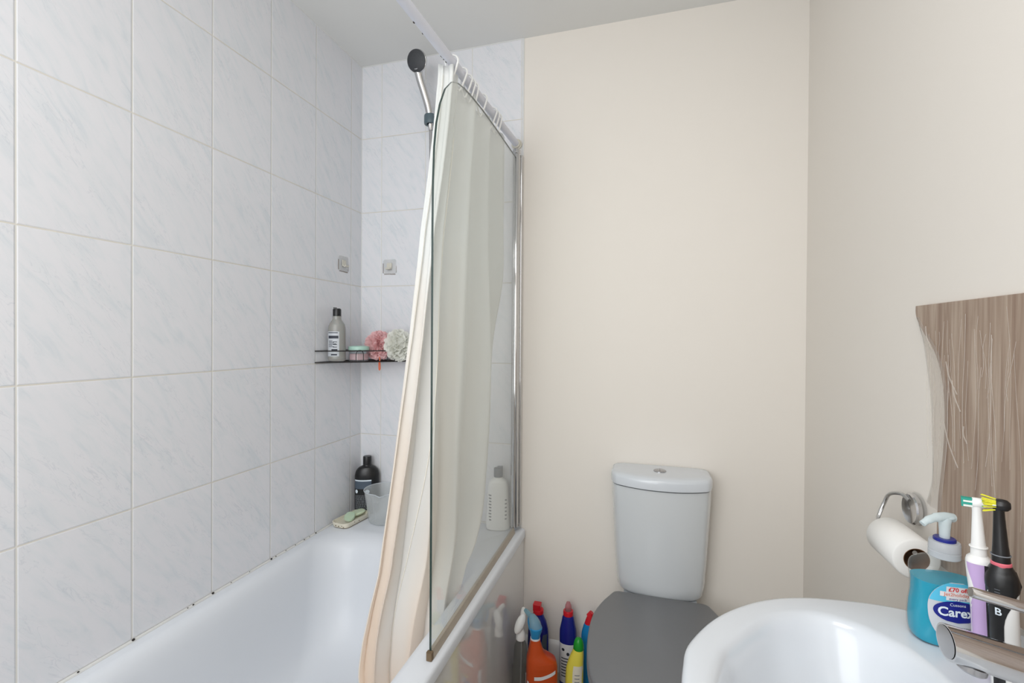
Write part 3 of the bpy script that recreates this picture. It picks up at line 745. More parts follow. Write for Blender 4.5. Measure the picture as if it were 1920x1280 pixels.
# ------------------------------------------------------------------ toilet
CX = .052
t = thing('toilet', (CX, 1.65, ZF), 'white close-coupled toilet with a grey seat lid against the cream wall', 'toilet')
def dsec(z, hw, yf, yb, cor=.035, bow=.055, n=44):
    """D-shaped section: flat back, bowed front, rounded corners"""
    pts = []
    for i in range(n+1):
        a = -1+2*i/n; x = hw*math.sin(a*PI/2)
        q = abs(x)/hw
        y = yf+bow*q**2.2+cor*(max(0, (q-.86)/.14))**2.5
        pts.append(Vector((CX+x, y, z)))
    y0 = yf+bow+cor; d = yb-y0
    side = [(1., .3), (1., .6), (1., .82), (.985, .93), (.94, 1.)]
    pts += [Vector((CX+hw*k, y0+d*f, z)) for k, f in side]
    pts += [Vector((CX-hw*k, y0+d*f, z)) for k, f in reversed(side)]
    return pts
R = []
for z, hw, yf in [(-.975, .138, 1.815), (-.968, .152, 1.803), (-.955, .159, 1.795), (-.92, .163, 1.790), (-.80, .170, 1.783), (-.66, .177, 1.777), (-.60, .1798, 1.7735), (-.5575, .1805, 1.772), (-.5570, .166, 1.790), (-.552, .165, 1.791)]:
    R.append(dsec(z, hw, yf, 1.948))
MB().loft(R).build('cistern', 'ceramic2', t, 60)
R = [dsec(z, hw, yf, 1.953) for z, hw, yf in [(-.553, .180, 1.767), (-.551, .183, 1.763), (-.524, .184, 1.762), (-.514, .181, 1.766), (-.509, .172, 1.776), (-.5075, .150, 1.80)]]
MB().loft(R).build('cistern_lid', 'ceramic', t, 60)
fb = MB().lathe([(.0235, -.5085), (.0235, -.505), (.020, -.5035), (.019, -.5045), (.018, -.5035), (.012, -.502), (.002, -.5018)], CX-.002, 1.872, 0, 36)
fo = fb.build('flush_button', 'chrome_d', t)
MB().box(CX-.0025, CX-.0015, 1.855, 1.889, -.5025, -.5012).build('split_line', 'ink', fo)
LO = [(-.097, 1.797), (-.113, 1.789), (-.127, 1.762), (-.153, 1.700), (-.1745, 1.615), (-.1775, 1.517), (-.170, 1.42), (-.15, 1.33), (-.117, 1.265), (-.07, 1.222), (-.02, 1.205), (CX, 1.203)]
LO = [(x, y) for x, y in LO]
lp = smooth_path([(x, y, 0) for x, y in LO], 4)
half = [(p.x, p.y) for p in lp]
full = half+[(2*CX-x, y) for x, y in reversed(half[:-1])]
MB().prism(full, -.974, -.950, .010).build('seat_lid', 'greyplastic', t, 60)
def sc(pts, k, cy=1.5): return [(CX+(x-CX)*k, cy+(y-cy)*k) for x, y in pts]
b = MB()
o1, o2, i1 = sc(full, .985), sc(full, 1.), sc(full, .62)
V3 = lambda pts, z: [Vector((x, y, z)) for x, y in pts]
b.loft([V3(i1, -.995), V3(o1, -.997), V3(o2, -.990), V3(o2, -.980), V3(o1, -.9755), V3(i1, -.9755), V3(i1, -.995)], False, False)
b.build('seat', 'greyplastic', t, 60)
for sx in (-1, 1):
    MB().tube([(CX+sx*.075-.02, 1.785, -.981), (CX+sx*.075+.02, 1.785, -.981)], .009, 14).build('hinge', 'chrome', t)
b = MB()
R = []
for z, kx, ky, cy in [(ZF, .10, .22, 1.60), (ZF+.01, .105, .225, 1.60), (ZF+.12, .095, .20, 1.61), (ZF+.22, .12, .215, 1.58), (ZF+.32, .158, .255, 1.53), (ZF+.39, .172, .28, 1.505), (-.999, .175, .285, 1.50)]:
    R.append(ring(CX, cy, z, kx, ky, 2.3, 48))
b.loft(R)
b.loft([rrect(CX-.12*k, CX+.12*k, 1.66, 1.945, z, .03, 5) for z, k in ((ZF+.22, .85), (ZF+.36, 1.), (-1.0, 1.1), (-.977, 1.1))])
b.build('pan', 'ceramic', t, 50)

# ------------------------------------------------------------------ cleaning bottles on the floor
GR = 'cleaning bottles between bath and toilet'
def trigger(b, z, hx=1., k=1.):
    """spray trigger head: shroud leaning over the collar, nozzle away from camera"""
# clear spray bottle, white trigger
t = thing('spray_bottle', (-.4655, 1.745, ZF), 'clear spray bottle with a white trigger beside the bath panel', 'spray bottle', GR, rot=math.radians(12), local=True)
bd = Body([(0, .030, .030), (.004, .033, .033), (.12, .034, .034), (.145, .033, .033), (.152, .0305, .0305), (.158, .0285, .0285), (.20, .0265, .0265), (.225, .0235, .0235), (.238, .018, .018), (.25, .0135, .0135), (.258, .0135, .0135)], 2.)
bd.mesh(MB()).build('bottle', 'smoke', t)
MB().lathe([(.0165, .246), (.018, .248), (.0175, .268), (.0155, .274), (.013, .282), (.011, .30)], n=28).build('collar', 'white', t)
def sweep_oval(b, path, a, c, n=20):
    return b.tube(path, a, n, flat=c)
b = MB(); b.tube(smooth_path([(.006, .012, .292), (.008, .004, .318), (.007, .002, .330)], 4), .012, 14)
b.ball((0, 0, 0), .0175, .014, .039, 12)
st = len(b.v)-len(MB().ball((0, 0, 0), 1, n=12).v)
b.xf(Matrix.Translation((-.002, -.010, .312)) @ Matrix.Rotation(math.radians(24), 4, 'Y') @ Matrix.Rotation(math.radians(-14), 4, 'X'), st)
b.tube([(.008, .0, .330), (.008, .035, .336), (.008, .05, .336)], [.011, .010, .008], 14)
b.build('trigger_head', 'white', t)
MB().tube(smooth_path([(.005, .028, .325), (.004, .034, .30), (.004, .028, .28)], 4), .005, 8).build('trigger', 'white', t)
MB().tube([(0, 0, .02), (0.004, 0, .25)], .0025, 6).build('dip_tube', 'collar', t)
bd.patch(MB(), (.03, .135, lambda z: (-.014, .014)), .0008, math.radians(62)).build('label', 'labelw', t)

# orange spray bottle, blue trigger
t = thing('spray_bottle', (-.372, 1.705, ZF), 'orange spray bottle with a clear and blue trigger head', 'spray bottle', GR, rot=math.radians(22), local=True)
bd = Body([(0, .052, .032, 0), (.004, .056, .036, 0), (.02, .058, .037, 0), (.19, .058, .037, 0), (.212, .055, .036, -.002), (.224, .046, .033, -.010), (.236, .035, .029, -.018), (.248, .0285, .026, -.022), (.27, .0225, .022, -.024), (.288, .0185, .0185, -.025), (.292, .018, .018, -.025)], 3.2)
bd.mesh(MB()).build('bottle', 'orange', t)
MB().lathe([(.0175, .291), (.0185, .292), (.0185, .298), (.0175, .299)], -.025, 0, 0, n=28).build('neck_ring', 'labelw', t)
b = MB()
RB = [ring(-.025, -.001, .299, .017, .017, 2.4, 28), ring(-.025, -.002, .312, .0185, .0195, 2.4, 28), ring(-.024, -.003, .326, .0225, .0245, 2.4, 28), ring(-.024, -.003, .338, .0235, .026, 2.4, 28), ring(-.025, 0, .341, .022, .025, 2.4, 28)]
b.loft(RB); b.build('trigger_base', 'blue', t)
b = MB()
RB = [ring(-.0245, -.002, .3405, .0225, .025, 2.3, 28), ring(-.027, .0, .352, .0215, .025, 2.3, 28), ring(-.031, .004, .364, .018, .023, 2.2, 28), ring(-.035, .008, .374, .012, .017, 2., 28), ring(-.037, .010, .378, .004, .006, 2., 28)]
b.loft(RB); b.tube([(-.035, .01, .364), (-.05, .045, .367), (-.055, .06, .366)], [.010, .009, .007], 14)
b.build('trigger_shroud', 'shroud', t)
MB().tube(smooth_path([(-.045, .03, .36), (-.045, .034, .335), (-.040, .028, .31)], 4), .005, 8).build('trigger', 'blue', t)
lb = bd.patch(MB(), (.03, .192, lambda z: (-.036, .05)), .0006).build('label', 'orange', t)
b = MB(); q = []
for i in range(17):
    x = -.034+.080*i/16; zc = .160+.017*max(0., (x+.010)/.056)**1.3
    q.append([bd.front(x, zc+.013*j/3, .0016) for j in range(4)])
b.add([p for r in q for p in r], [(i*4+j, i*4+j+1, (i+1)*4+j+1, (i+1)*4+j) for i in range(16) for j in range(3)]); b.build('white_band', 'labelw', lb)
b = MB(); rnd = random.Random(5)
for k in range(5):
    x = -.03
    while x < .036:
        w_ = rnd.uniform(.003, .009); bd.rect(b, x, x+w_, .143-.006*k, .1452-.006*k, .0012); x += w_+.002
b.build('fine_print', 'paleink', lb)
for mt, x, z in (('navy', -.012, .094), ('blue', .008, .1), ('green', .024, .107), ('labelw', .02, .088), ('yellow', .0, .112), ('navy', .004, .088)):
    bd.ell(MB(), x, z, .008, .006, .0014).build('print_blob', mt, lb)
bd.patch(MB(), (.05, .15, lambda z: (-.008, .008)), .0008, math.radians(-66)).build('side_label', 'labelw', t)

# navy bottle with red cap behind
t = thing('cleaner_bottle', (-.428, 1.890, ZF), 'navy bottle with a red flip cap behind the orange spray bottle', 'bottle', GR, local=True)
bd = Body([(0, .036, .024), (.004, .041, .028), (.06, .042, .029), (.15, .044, .030), (.205, .042, .029), (.24, .034, .026), (.262, .023, .021), (.272, .019, .019), (.276, .019, .019)], 2.3)
bd.mesh(MB()).build('bottle', 'navy', t)
b = MB().lathe([(.021, .274), (.022, .275), (.022, .288), (.021, .29)], n=28); b.loft([rrect(-.021, .011, -.016, .016, z, .004, 4) for z in (.288, .309, .312)])
b.build('cap', 'red', t)
bd.patch(MB(), (.10, .20, lambda z: (.026-.02*(.2-z)/.1, .040)), .0008).build('label', 'slate', t)
# navy bottle with clear red tip
t = thing('cleaner_bottle', (-.303, 1.892, ZF), 'tall navy bottle with a red collar and clear nozzle cap by the skirting', 'bottle', GR, local=True)
bd = Body([(0, .030, .022), (.004, .034, .026), (.10, .034, .026), (.16, .034, .026), (.19, .035, .027), (.225, .034, .027), (.255, .028, .024), (.275, .0245, .022), (.283, .021, .020), (.287, .020, .019)], 2.2)
bd.mesh(MB()).build('bottle', 'navy', t)
b = MB().lathe([(.0195, .285), (.0205, .286), (.0205, .302), (.0195, .304)], n=28); b.build('collar', 'red', t)
MB().lathe([(.0135, .304), (.0135, .318), (.012, .326), (.009, .333), (.008, .337), (.002, .338)], n=24).build('nozzle_cap', 'redclear', t)
lb = bd.patch(MB(), (.02, .178, lambda z: (-.031, .031)), .0008).build('label', 'labelw', t)
bd.ell(MB(), .004, .14, .006, .007, .0012).build('print_spot', 'ink', lb); bd.ell(MB(), -.016, .155, .006, .006, .0012).build('print_spot', 'ink', lb)
b = MB()
for k in range(7): bd.rect(b, -.024, .016-.004*(k % 3), .118-.012*k, .122-.012*k, .0012)
b.build('print', 'ink', lb)
# yellow bottle
t = thing('cleaner_bottle', (-.2585, 1.765, ZF), 'yellow bottle with a green cap in front of the navy bottle', 'bottle', GR, local=True)
bd = Body([(0, .030, .020, 0), (.004, .034, .024, 0), (.08, .034, .024, 0), (.16, .033, .024, .002), (.19, .029, .023, .006), (.215, .0245, .021, .011), (.235, .020, .0185, .015), (.243, .0185, .0175, .016)], 2.4)
bd.mesh(MB()).build('bottle', 'yellow', t)
b = MB().lathe([(.0195, .239), (.0205, .241), (.019, .256), (.0165, .268), (.012, .277), (.006, .281), (.001, .2815)], .0165, 0, 0, n=28); b.build('cap', 'green', t)
lb = bd.patch(MB(), (.02, .185, lambda z: (-.004-.006*max(0, (.12-z)/.1), .030)), .0008).build('label', 'dish', t)
b = MB()
for k in range(9): bd.rect(b, .004, .022, .150-.013*k, .153-.013*k, .0012)
b.build('print', 'greyink', lb)
# blue bottle
t = thing('cleaner_bottle', (-.213, 1.868, ZF), 'slim light blue bottle with a red cap tucked beside the toilet seat', 'bottle', GR, local=True)
bd = Body([(0, .028, .022, 0), (.004, .031, .025, 0), (.10, .031, .025, 0), (.17, .028, .024, -.004), (.21, .0235, .0215, -.009), (.24, .0215, .020, -.010), (.27, .0185, .018, -.006), (.280, .0165, .0165, -.004)], 2.2)
bd.mesh(MB()).build('bottle', 'bluebottle', t)
b = MB(); b.tube([(-.004, 0, .278), (0, 0, .296), (.005, 0, .316)], [.016, .0145, .0115], 20); b.tube([(-.002, 0, .309), (.008, 0, .326)], [.012, .009], 16)
b.build('cap', 'red', t)

# ------------------------------------------------------------------ basin
BZ = -.450
oc = Vector((.27, .640, 0))
OUT = [(.0455, .640), (.0515, .693), (.063, .742), (.114, .826), (.187, .893), (.267, .929), (.364, .941), (.4265, .936), (.50, .925), (.545, .915), (.5636, .905), (.5636, .80), (.5636, .64)]
INN = [(.083, .640), (.0885, .668), (.1005, .711), (.117, .7475), (.178, .826), (.226, .860), (.268, .873), (.303, .868), (.333, .850), (.366, .812), (.381, .767), (.388, .70), (.389, .64)]
def polar(tab, th):
    """radius of the outline (mirrored about y = .64) in direction th from oc"""
    d = Vector((math.cos(th), abs(math.sin(th)), 0)); best = None
    P = [Vector((x-oc.x, y-oc.y, 0)) for x, y in tab]
    for a, c in zip(P, P[1:]):
        e = c-a; den = d.x*e.y-d.y*e.x
        if abs(den) < 1e-9: continue
        r = (a.x*e.y-a.y*e.x)/den; s = (a.x*d.y-a.y*d.x)/den
        if -1e-6 <= s <= 1+1e-6 and r > 0: best = r if best is None else max(best, r)
    return best or .1
def dense(tab): return [(p.x, p.y) for p in smooth_path([(x, y, 0) for x, y in tab], 6)]
OD = dense(OUT[:11])+OUT[11:]; ID = dense(INN)
NT = 120
TH = [2*PI*i/NT for i in range(NT)]
ro = [polar(OD, a) for a in TH]; ri = [polar(ID, a) for a in TH]
def bring(fn, z): return [Vector((oc.x+fn(i)*math.cos(a), oc.y+fn(i)*math.sin(a), z)) for i, a in enumerate(TH)]
t = thing('wash_basin', (.40, .64, ZF), 'white ceramic wash basin on the right-hand wall', 'basin')
R = [bring(lambda i: ro[i]*.42, BZ-.20), bring(lambda i: ro[i]*.62, BZ-.165), bring(lambda i: ro[i]*.82, BZ-.10), bring(lambda i: ro[i]*.94, BZ-.05), bring(lambda i: ro[i]-.006, BZ-.03), bring(lambda i: ro[i], BZ-.02),
     bring(lambda i: ro[i], BZ-.012), bring(lambda i: ro[i]-.002, BZ-.005), bring(lambda i: ro[i]-.007, BZ-.001), bring(lambda i: ro[i]-.013, BZ)]
R += [bring(lambda i: ri[i]+.010, BZ), bring(lambda i: ri[i]+.004, BZ-.001), bring(lambda i: ri[i]-.002, BZ-.004), bring(lambda i: ri[i]-.008, BZ-.011), bring(lambda i: ri[i]*.93-.004, BZ-.03), bring(lambda i: ri[i]*.86, BZ-.06),
      bring(lambda i: ri[i]*.74, BZ-.095), bring(lambda i: ri[i]*.55, BZ-.125), bring(lambda i: ri[i]*.32, BZ-.140), bring(lambda i: ri[i]*.12, BZ-.145)]
MB().loft(R).build('bowl', 'ceramic', t, 60)
MB().lathe([(.020, BZ-.146), (.024, BZ-.143), (.018, BZ-.1415), (.002, BZ-.1415)], oc.x, oc.y, 0, 28).build('waste', 'chrome', t)
MB().lathe([(.105, ZF), (.11, ZF+.01), (.085, ZF+.10), (.075, -.95), (.082, -.78), (.10, -.66), (.13, -.60)], .42, .64, 0, 40).build('pedestal', 'ceramic', t, 50)

# tap
t = thing('basin_tap', (.475, .655, BZ), 'chrome mixer tap at the wall side of the basin, spout towards the bowl', 'tap')
b = MB().lathe([(.027, BZ), (.027, BZ+.006), (.0225, BZ+.01), (.0225, BZ+.112), (.0235, BZ+.114), (.0235, BZ+.15), (.021, BZ+.158), (.002, BZ+.16)], .475, .655, 0, 36); b.build('tap_body', 'chrome', t)
tip = Vector((.330, .655, -.3470)); end = Vector((.475, .655, -.3775))
dr = (end-tip).normalized()
sp_ = MB()
NSg = 28; rs = []
r_ = .0194; side = Vector((0, 1, 0)); upv = dr.cross(side).normalized()
if upv.z < 0: upv = -upv
cn = []
for k in range(NSg):
    a = 2*PI*k/NSg; off = side*math.cos(a)*r_+upv*math.sin(a)*r_
    cn.append(tip+off+dr*(.0045*(1-math.sin(a))))       # slanted cut at the mouth
rs.append([p+(tip+dr*.0045-p)*.10 for p in cn]); rs.append(cn)
for tt in (.04, .08, .13):
    rs.append([tip+dr*tt+side*math.cos(2*PI*k/NSg)*r_+upv*math.sin(2*PI*k/NSg)*r_ for k in range(NSg)])
sp_.loft(rs, True, True); so = sp_.build('spout', 'chrome', t, 40)
mc = [p+(tip+dr*.0045-p)*.12-dr*.0006 for p in cn]
MB().loft([mc, [p+(tip+dr*.0045-p)*.5-dr*.0006 for p in mc]], False, True).build('mouth_cap', 'chrome_d', so)
MB().disc_axis(tip+dr*.033-upv*.0150, -upv, [(.0140, 0), (.0140, .0065), (.0120, .0085), (.002, .0085)], 24).build('aerator', 'chrome_d', so)
lt = Vector((.3565, .655, -.2865)); le = Vector((.470, .655, -.309))
MB().tube([lt, lt+(le-lt)*.02, lt+(le-lt)*.5, le], [.0052, .0060, .0062, .0062], 20).build('lever', 'chrome', t)

# ------------------------------------------------------------------ hand wash
t = thing('hand_wash_bottle', (.4315, .852, BZ), 'pump bottle of turquoise hand wash on the basin corner', 'soap dispenser', rot=math.radians(3), local=True)
bd = Body([(0, .034, .022), (.003, .040, .026), (.012, .0428, .028), (.03, .0440, .0285), (.05, .0430, .028), (.068, .0408, .0272), (.085, .0405, .027), (.10, .0420, .0275), (.110, .0418, .027), (.116, .0385, .0255), (.1205, .030, .022), (.123, .022, .018), (.125, .017, .0165), (.132, .016, .016)], 2.7)
bd.mesh(MB(), nz=56).build('bottle', 'plastic', t)
zs_ = [.0015+(.0925-.0015)*i/40 for i in range(41)]
bd.mesh(MB(), zs=zs_, k=.965).build('liquid', 'liquid', t)
b = MB().lathe([(.0178, .1255), (.0188, .1265), (.0188, .1345), (.0182, .135), (.0182, .1365), (.0188, .137), (.0186, .147), (.0178, .1495), (.0120, .1500), (.0120, .1505)], n=36); b.build('collar', 'collar', t)
MB().lathe([(.0125, .1495), (.0135, .150), (.0135, .1535), (.0125, .1545), (.0095, .1545)], n=32).build('blue_ring', 'navy', t)
b = MB().lathe([(.0062, .152), (.0066, .165), (.0075, .176), (.0085, .182), (.006, .187)], n=24)
b.tube(smooth_path([(.012, .004, .1835), (.0, 0, .1855), (-.014, -.004, .1845), (-.026, -.008, .181), (-.034, -.010, .1755)], 5), [.0068]*6+[.0066]*5+[.0055]*5+[.0045]*5, 14)
b.ball((.003, .001, .1845), .0115, .0080, .0040, 8)
b.build('pump', 'pump', t)
fz0, fz1 = .012, .0945
lab = lambda z: (lambda k: (-.0325*k, .0325*k))(math.sqrt(max(0., 1-abs((z-.056)/.0445)**2.3)))
lb = bd.patch(MB(), (.0125, .0995, lab), .0007, nx=20).build('label', 'labelg', t)
top = lambda z: (lambda e: (e[0]*.985, e[1]*.985))(lab(z))
bd.patch(MB(), (.070, .0985, top), .0010, nx=20).build('blue_banner', 'labelb', lb)
bd.ell(MB(), .001, .0575, .0285, .0155, .0013).build('navy_oval', 'labelnavy', lb)
bd.text(MB(), 'Carex', .0176, -.001, .0565, .0018, bold=.00045).build('brand_lettering', 'whiteink', lb)
bd.text(MB(), 'Cussons', .0058, .001, .0675, .0018).build('maker_lettering', 'whiteink', lb)
b = MB(); bd.rect(b, -.013, .016, .0855, .0935, .0014); bd.rect(b, -.020, .021, .0785, .0855, .0014); bd.rect(b, -.013, .016, .0735, .0785, .0014); b.build('white_flash', 'labelw', lb)
bd.text(MB(), '£70 off', .0083, .001, .0893, .0019, bold=.0002).build('offer_lettering', 'redink', lb)
bd.text(MB(), 'Jet2holidays', .0070, .001, .0822, .0019).build('holiday_lettering', 'orangeink', lb)
bd.text(MB(), 'every pack', .0050, .001, .0760, .0019).build('pack_lettering', 'labelnavy', lb)
b = MB(); bd.text(b, '2', .0098, -.0165, .0335, .0014, bold=.0003); bd.text(b, 'H PROTECTION', .0050, .0045, .0340, .0014); bd.text(b, 'HAND WASH', .0052, .002, .0212, .0014); bd.text(b, 'ANTIBACTERIAL', .0028, .002, .0262, .0014)
b.build('small_lettering', 'ink', lb)

# ------------------------------------------------------------------ electric toothbrushes
t = thing('electric_toothbrush', (.4475, .792, BZ), 'lilac and white electric toothbrush behind the tap spout', 'toothbrush', 'electric toothbrushes on the basin', rot=math.radians(-25), local=True)
bd = Body([(0, .0105, .0105), (.002, .0115, .0115), (.03, .0112, .012), (.08, .0110, .012), (.11, .0122, .013), (.13, .0136, .0136), (.145, .0140, .0136), (.151, .0128, .0122), (.155, .0088, .0086)], 2.6)
t.rotation_euler.y = math.radians(-2.4)
bd.mesh(MB()).build('handle', 'white', t)
gp = MB()
bd.patch(gp, (.003, .146, lambda z: (-.0112-.002*max(0, min(1, (z-.11)/.03))+.0042*math.exp(-((z-.112)/.018)**2), .0104+.002*max(0, min(1, (z-.11)/.03)))), .0007, nx=16); gp.build('grip', 'lilac', t)
b = MB().lathe([(.0086, .155), (.0084, .163), (.0072, .175), (.0058, .20), (.0050, .216), (.0055, .222)], n=24)
b.disc_axis((.006, 0, .2265), (-1, 0, 0), [(.004, -.004), (.0065, 0), (.0070, .004), (.0070, .0095), (.0065, .0105)], 24); b.build('brush_head', 'white', t)
b = MB()
b.tube([(.0088*math.cos(2*PI*k/24), .0088*math.sin(2*PI*k/24), .1665) for k in range(24)], .0011, 8, closed=True); b.build('head_ring', 'white', t)
b = MB(); b.slot(0)
for k, dz in enumerate((-.0045, -.0015, .0015, .0045)):
    for dy in (-.003, 0., .003):
        b.slot(0 if (k % 2) else 1).box(-.0145, -.004, dy-.0013, dy+.0013, .2265+dz-.0013, .2265+dz+.0013)
b.slot(0).box(-.0155, -.0135, -.0045, .0045, .2205, .2325)
b.build('bristles', ['teal', 'bristlew'], t)

t = thing('electric_toothbrush', (.4490, .752, BZ), 'black and white electric toothbrush with a pink ring, nearest the tap', 'toothbrush', 'electric toothbrushes on the basin', rot=math.radians(-25), local=True)
bd = Body([(0, .0135, .0125), (.002, .0145, .0135), (.03, .0145, .014), (.09, .0142, .0138), (.12, .0147, .0145), (.137, .0155, .0150), (.147, .0146, .0140), (.155, .0118, .0115), (.1615, .0092, .009)], 2.4)
t.rotation_euler.y = math.radians(-2.4)
bd.mesh(MB()).build('handle', 'white', t)
gp = MB()
bd.patch(gp, (.002, .155, lambda z: (-.0158 if z > .02 else -.0125, scurve([(0, -.002), (.09, -.001), (.108, .004), (.122, .012), (.136, .0175), (.156, .013)], z))), .0008, nx=24)
bd.mesh(gp, zs=[.132+.0286*i/14 for i in range(15)], k=1.055)
gp.build('grip', 'black', t)
MB().lathe([(.0095, .158), (.0102, .159), (.0100, .1635), (.0090, .1645)], n=28).build('pink_ring', 'pinkring', t)
b = MB().lathe([(.0090, .1645), (.0088, .172), (.0076, .185), (.0062, .21), (.0054, .228), (.0058, .234)], n=24)
b.disc_axis((.008, 0, .2375), (-1, 0, 0), [(.004, -.003), (.0070, 0), (.0078, .004), (.0078, .0095), (.0072, .0105)], 24); b.build('brush_head', 'black', t)
b = MB(); b.tube([(.0092*math.cos(2*PI*k/24), .0092*math.sin(2*PI*k/24), .1735) for k in range(24)], .0008, 8, closed=True); b.build('head_ring', 'greyink', t)
b = MB(); rnd = random.Random(8)
for k in range(34):
    a = rnd.uniform(0, 2*PI); r = .0068*math.sqrt(rnd.random()); y, z = r*math.cos(a), r*math.sin(a)
    yel = rnd.random() < .6
    b.slot(0 if yel else (1 if rnd.random() < .4 else 2)).tube([(-.002, y, .2375+z), (-.013-rnd.uniform(0, .003), y*(1.7 if yel else 1.2), .2375+z*(1.6 if yel else 1.2))], .0009, 5)
b.build('bristles', ['bristley', 'bristleg', 'bristlew'], t)
for k in range(5): bd.rect(MB(), -.0085, -.0035, .118+.0036*k, .1186+.0036*k, .0016).build('grip_line', 'greyink', t)
b = MB(); vs, fs = text_mb('B', .013, bold=.0002); b.add([bd.front(-.006+v.x*.9, .104+v.y, .0016) for v in vs], fs)
b.build('white_letter', 'whiteink', t)

# ------------------------------------------------------------------ toilet roll and holder
t = thing('toilet_roll_holder', (XR, 1.205, -.36), 'chrome suction toilet roll holder on the right-hand wall', 'toilet roll holder')
MB().disc_axis((XR-.0015, 1.205, -.362), (-1, 0, 0), [(.034, 0), (.0345, .002), (.032, .006), (.028, .008)], 36).build('suction_pad', 'pad', t)
MB().disc_axis((XR-.0095, 1.200, -.362), (-1, 0, 0), [(.0315, 0), (.033, .002), (.033, .008), (.030, .011), (.026, .0105), (.002, .0085)], 40).build('dome', 'chrome', t)
b = MB(); b.tube(smooth_path([(.5465, 1.203, -.345), (.540, 1.224, -.338), (.528, 1.246, -.347), (.522, 1.255, -.370), (.512, 1.252, -.394), (.503, 1.240, -.409), (.502, 1.22, -.4115), (.502, 1.15, -.4115), (.502, 1.084, -.4120)], 6), .0042, 14); b.build('arm', 'chrome', t)
t = thing('toilet_roll', (.502, 1.135, -.42), 'white toilet paper roll hung on the chrome holder', 'toilet roll')
ax = Vector((0, -.1136, -.0010)).normalized(); c0 = Vector((.502, 1.1905, -.4215))
Lr = .114; Ro, Ri = .040, .0205
u = Vector((1, 0, 0)); w2 = ax.cross(u)
cir = lambda r, d: [c0+ax*d+(u*math.cos(2*PI*k/48)+w2*math.sin(2*PI*k/48))*r for k in range(48)]
MB().loft([cir(Ri+.001, .0005), cir(Ro-.003, 0), cir(Ro, .003), cir(Ro, Lr-.003), cir(Ro-.003, Lr), cir(Ri+.001, Lr-.0005), cir(Ri+.001, .0005)], False, False).build('paper', 'paper', t, 60)
MB().loft([cir(Ri, .001), cir(Ri+.0009, .001), cir(Ri+.0009, Lr-.0002), cir(Ri, Lr-.0002), cir(Ri, .001)], False, False).build('card_tube', 'card', t, 60)

# ------------------------------------------------------------------ streaky taupe panel on the right wall
PO = [(1.207, .0745), (1.2075, .066), (1.203, .050), (1.178, .020), (1.146, -.010), (1.122, -.045), (1.108, -.085), (1.102, -.125), (1.101, -.17), (1.105, -.22), (1.112, -.27), (1.118, -.31), (1.121, -.36), (1.120, -.40), (1.116, -.44)]
t = thing('wall_panel', (XR, .9, -.44), 'taupe brown streaky panel with a curved left edge above the basin', 'wall panel')
left = [(p.x, p.y) for p in smooth_path([(y, z, 0) for y, z in PO[1:]], 5)]
pts = [(.30, .0745), PO[0]]+left+[(.30, -.44)]
b = MB().loft([[Vector((XR-.0008, y, z)) for y, z in pts], [Vector((XR-.009, y, z)) for y, z in pts], [Vector((XR-.010, y-.001 if y > .4 else y, z-.001 if z > -.4 else z)) for y, z in pts]])
b.build('board', 'panel', t, 30)
FO = [(1.2055, .050), (1.196, .012), (1.184, -.03), (1.172, -.075), (1.162, -.12), (1.157, -.17), (1.154, -.22), (1.153, -.27), (1.158, -.30), (1.172, -.335)]
fo_ = [(p.x, p.y) for p in smooth_path([(y, z, 0) for y, z in FO], 4)]
b = MB(); g = []
for y, z in fo_:
    yi = interp(sorted([(-zz, yy) for yy, zz in left]), -z)-.014
    g.append([Vector((XR-.0025-.009*math.sin(PI*min(1, k/8*1.05))*(.35+.65*abs(noise.noise(Vector((k*.9, z*14, 2)))))-.0085*(k/8), y+(yi-y)*k/8, z)) for k in range(9)])
b.add([p for r in g for p in r], [(i*9+j, i*9+j+1, (i+1)*9+j+1, (i+1)*9+j) for i in range(len(g)-1) for j in range(8)])
b.build('plastic_film', 'film', t, 180)
b = MB(); rnd = random.Random(21)
for k in range(46):
    y0 = rnd.uniform(.78, 1.17); z0 = rnd.uniform(-.05, .06); L_ = rnd.uniform(.06, .28); sway = rnd.uniform(-.02, .02)
    if y0 > 1.12: z0 = min(z0, .02)
    pth = [(XR-.0112, y0+sway*i/4+.004*math.sin(i*1.3+k), z0-L_*i/4) for i in range(5)]
    b.tube(smooth_path(pth, 3), rnd.uniform(.00025, .0005), 4)
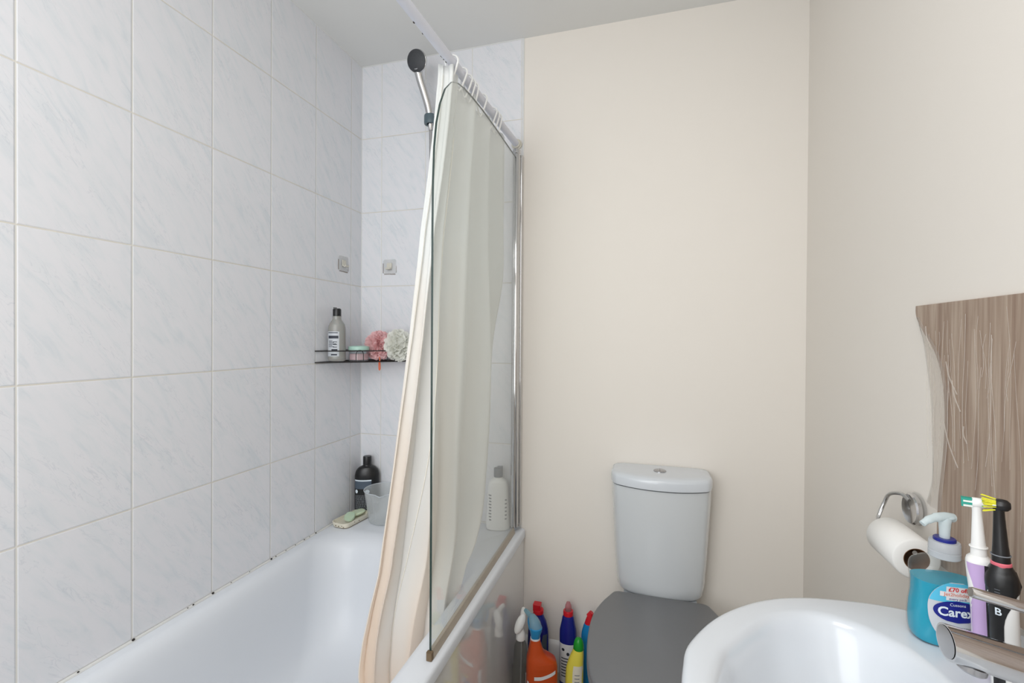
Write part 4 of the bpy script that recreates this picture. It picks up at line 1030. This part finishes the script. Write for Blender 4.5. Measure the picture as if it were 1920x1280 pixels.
for y0, z0, y1, z1 in ((1.10, -.155, 1.055, -.235), (1.075, -.075, 1.05, -.13), (1.04, -.155, 1.03, -.185), (1.165, .03, 1.14, -.02), (1.095, -.04, 1.06, -.10)):
    b.tube(smooth_path([(XR-.0115, y0, z0), (XR-.0125, (y0+y1)/2+.004, (z0+z1)/2), (XR-.0115, y1, z1)], 5), .0011, 6)
b.build('loose_strands', 'strand', t)

# ------------------------------------------------------------------ light
def area(name, loc, rot, sx, sy, power, col):
    l = bpy.data.lights.new(name, 'AREA'); l.shape = 'RECTANGLE'; l.size = sx; l.size_y = sy; l.energy = power; l.color = col
    o = bpy.data.objects.new(name, l); o.location = loc; o.rotation_euler = rot; COL.objects.link(o); return o
area('rear_fill_light', (-.66, YF+.03, .35), (math.radians(90), 0, 0), 1.25, 1.6, 26, (.93, .97, 1.))  # unseen soft light added behind the camera; the wall there has no window
area('ceiling_lamp', (-.12, -.05, ZC-.03), (0, 0, 0), .7, .7, 8.5, (1., .98, .955))
w = bpy.data.worlds.new('world'); S.world = w; w.use_nodes = True
w.node_tree.nodes['Background'].inputs[0].default_value = (.8, .85, .9, 1); w.node_tree.nodes['Background'].inputs[1].default_value = .3

# ------------------------------------------------------------------ camera
cam = bpy.data.cameras.new('camera'); co = bpy.data.objects.new('camera', cam); COL.objects.link(co); S.camera = co
cam.sensor_width = 36; cam.lens = 871.868/1920*36; cam.clip_start = .02
yaw, pitch, roll = .2834, -.0075, .0064
F = Vector((-math.sin(yaw)*math.cos(pitch), math.cos(yaw)*math.cos(pitch), math.sin(pitch)))
R0 = Vector((math.cos(yaw), math.sin(yaw), 0)); U0 = R0.cross(F)
Rv = R0*math.cos(roll)+U0*math.sin(roll); Uv = U0*math.cos(roll)-R0*math.sin(roll)
co.matrix_world = Matrix(((Rv.x, Uv.x, -F.x, 0), (Rv.y, Uv.y, -F.y, 0), (Rv.z, Uv.z, -F.z, 0), (0, 0, 0, 1)))

S.view_settings.view_transform = 'Standard'; S.view_settings.look = 'None'; S.view_settings.gamma = 1; S.view_settings.use_curve_mapping = False
S.view_settings.exposure = 0.
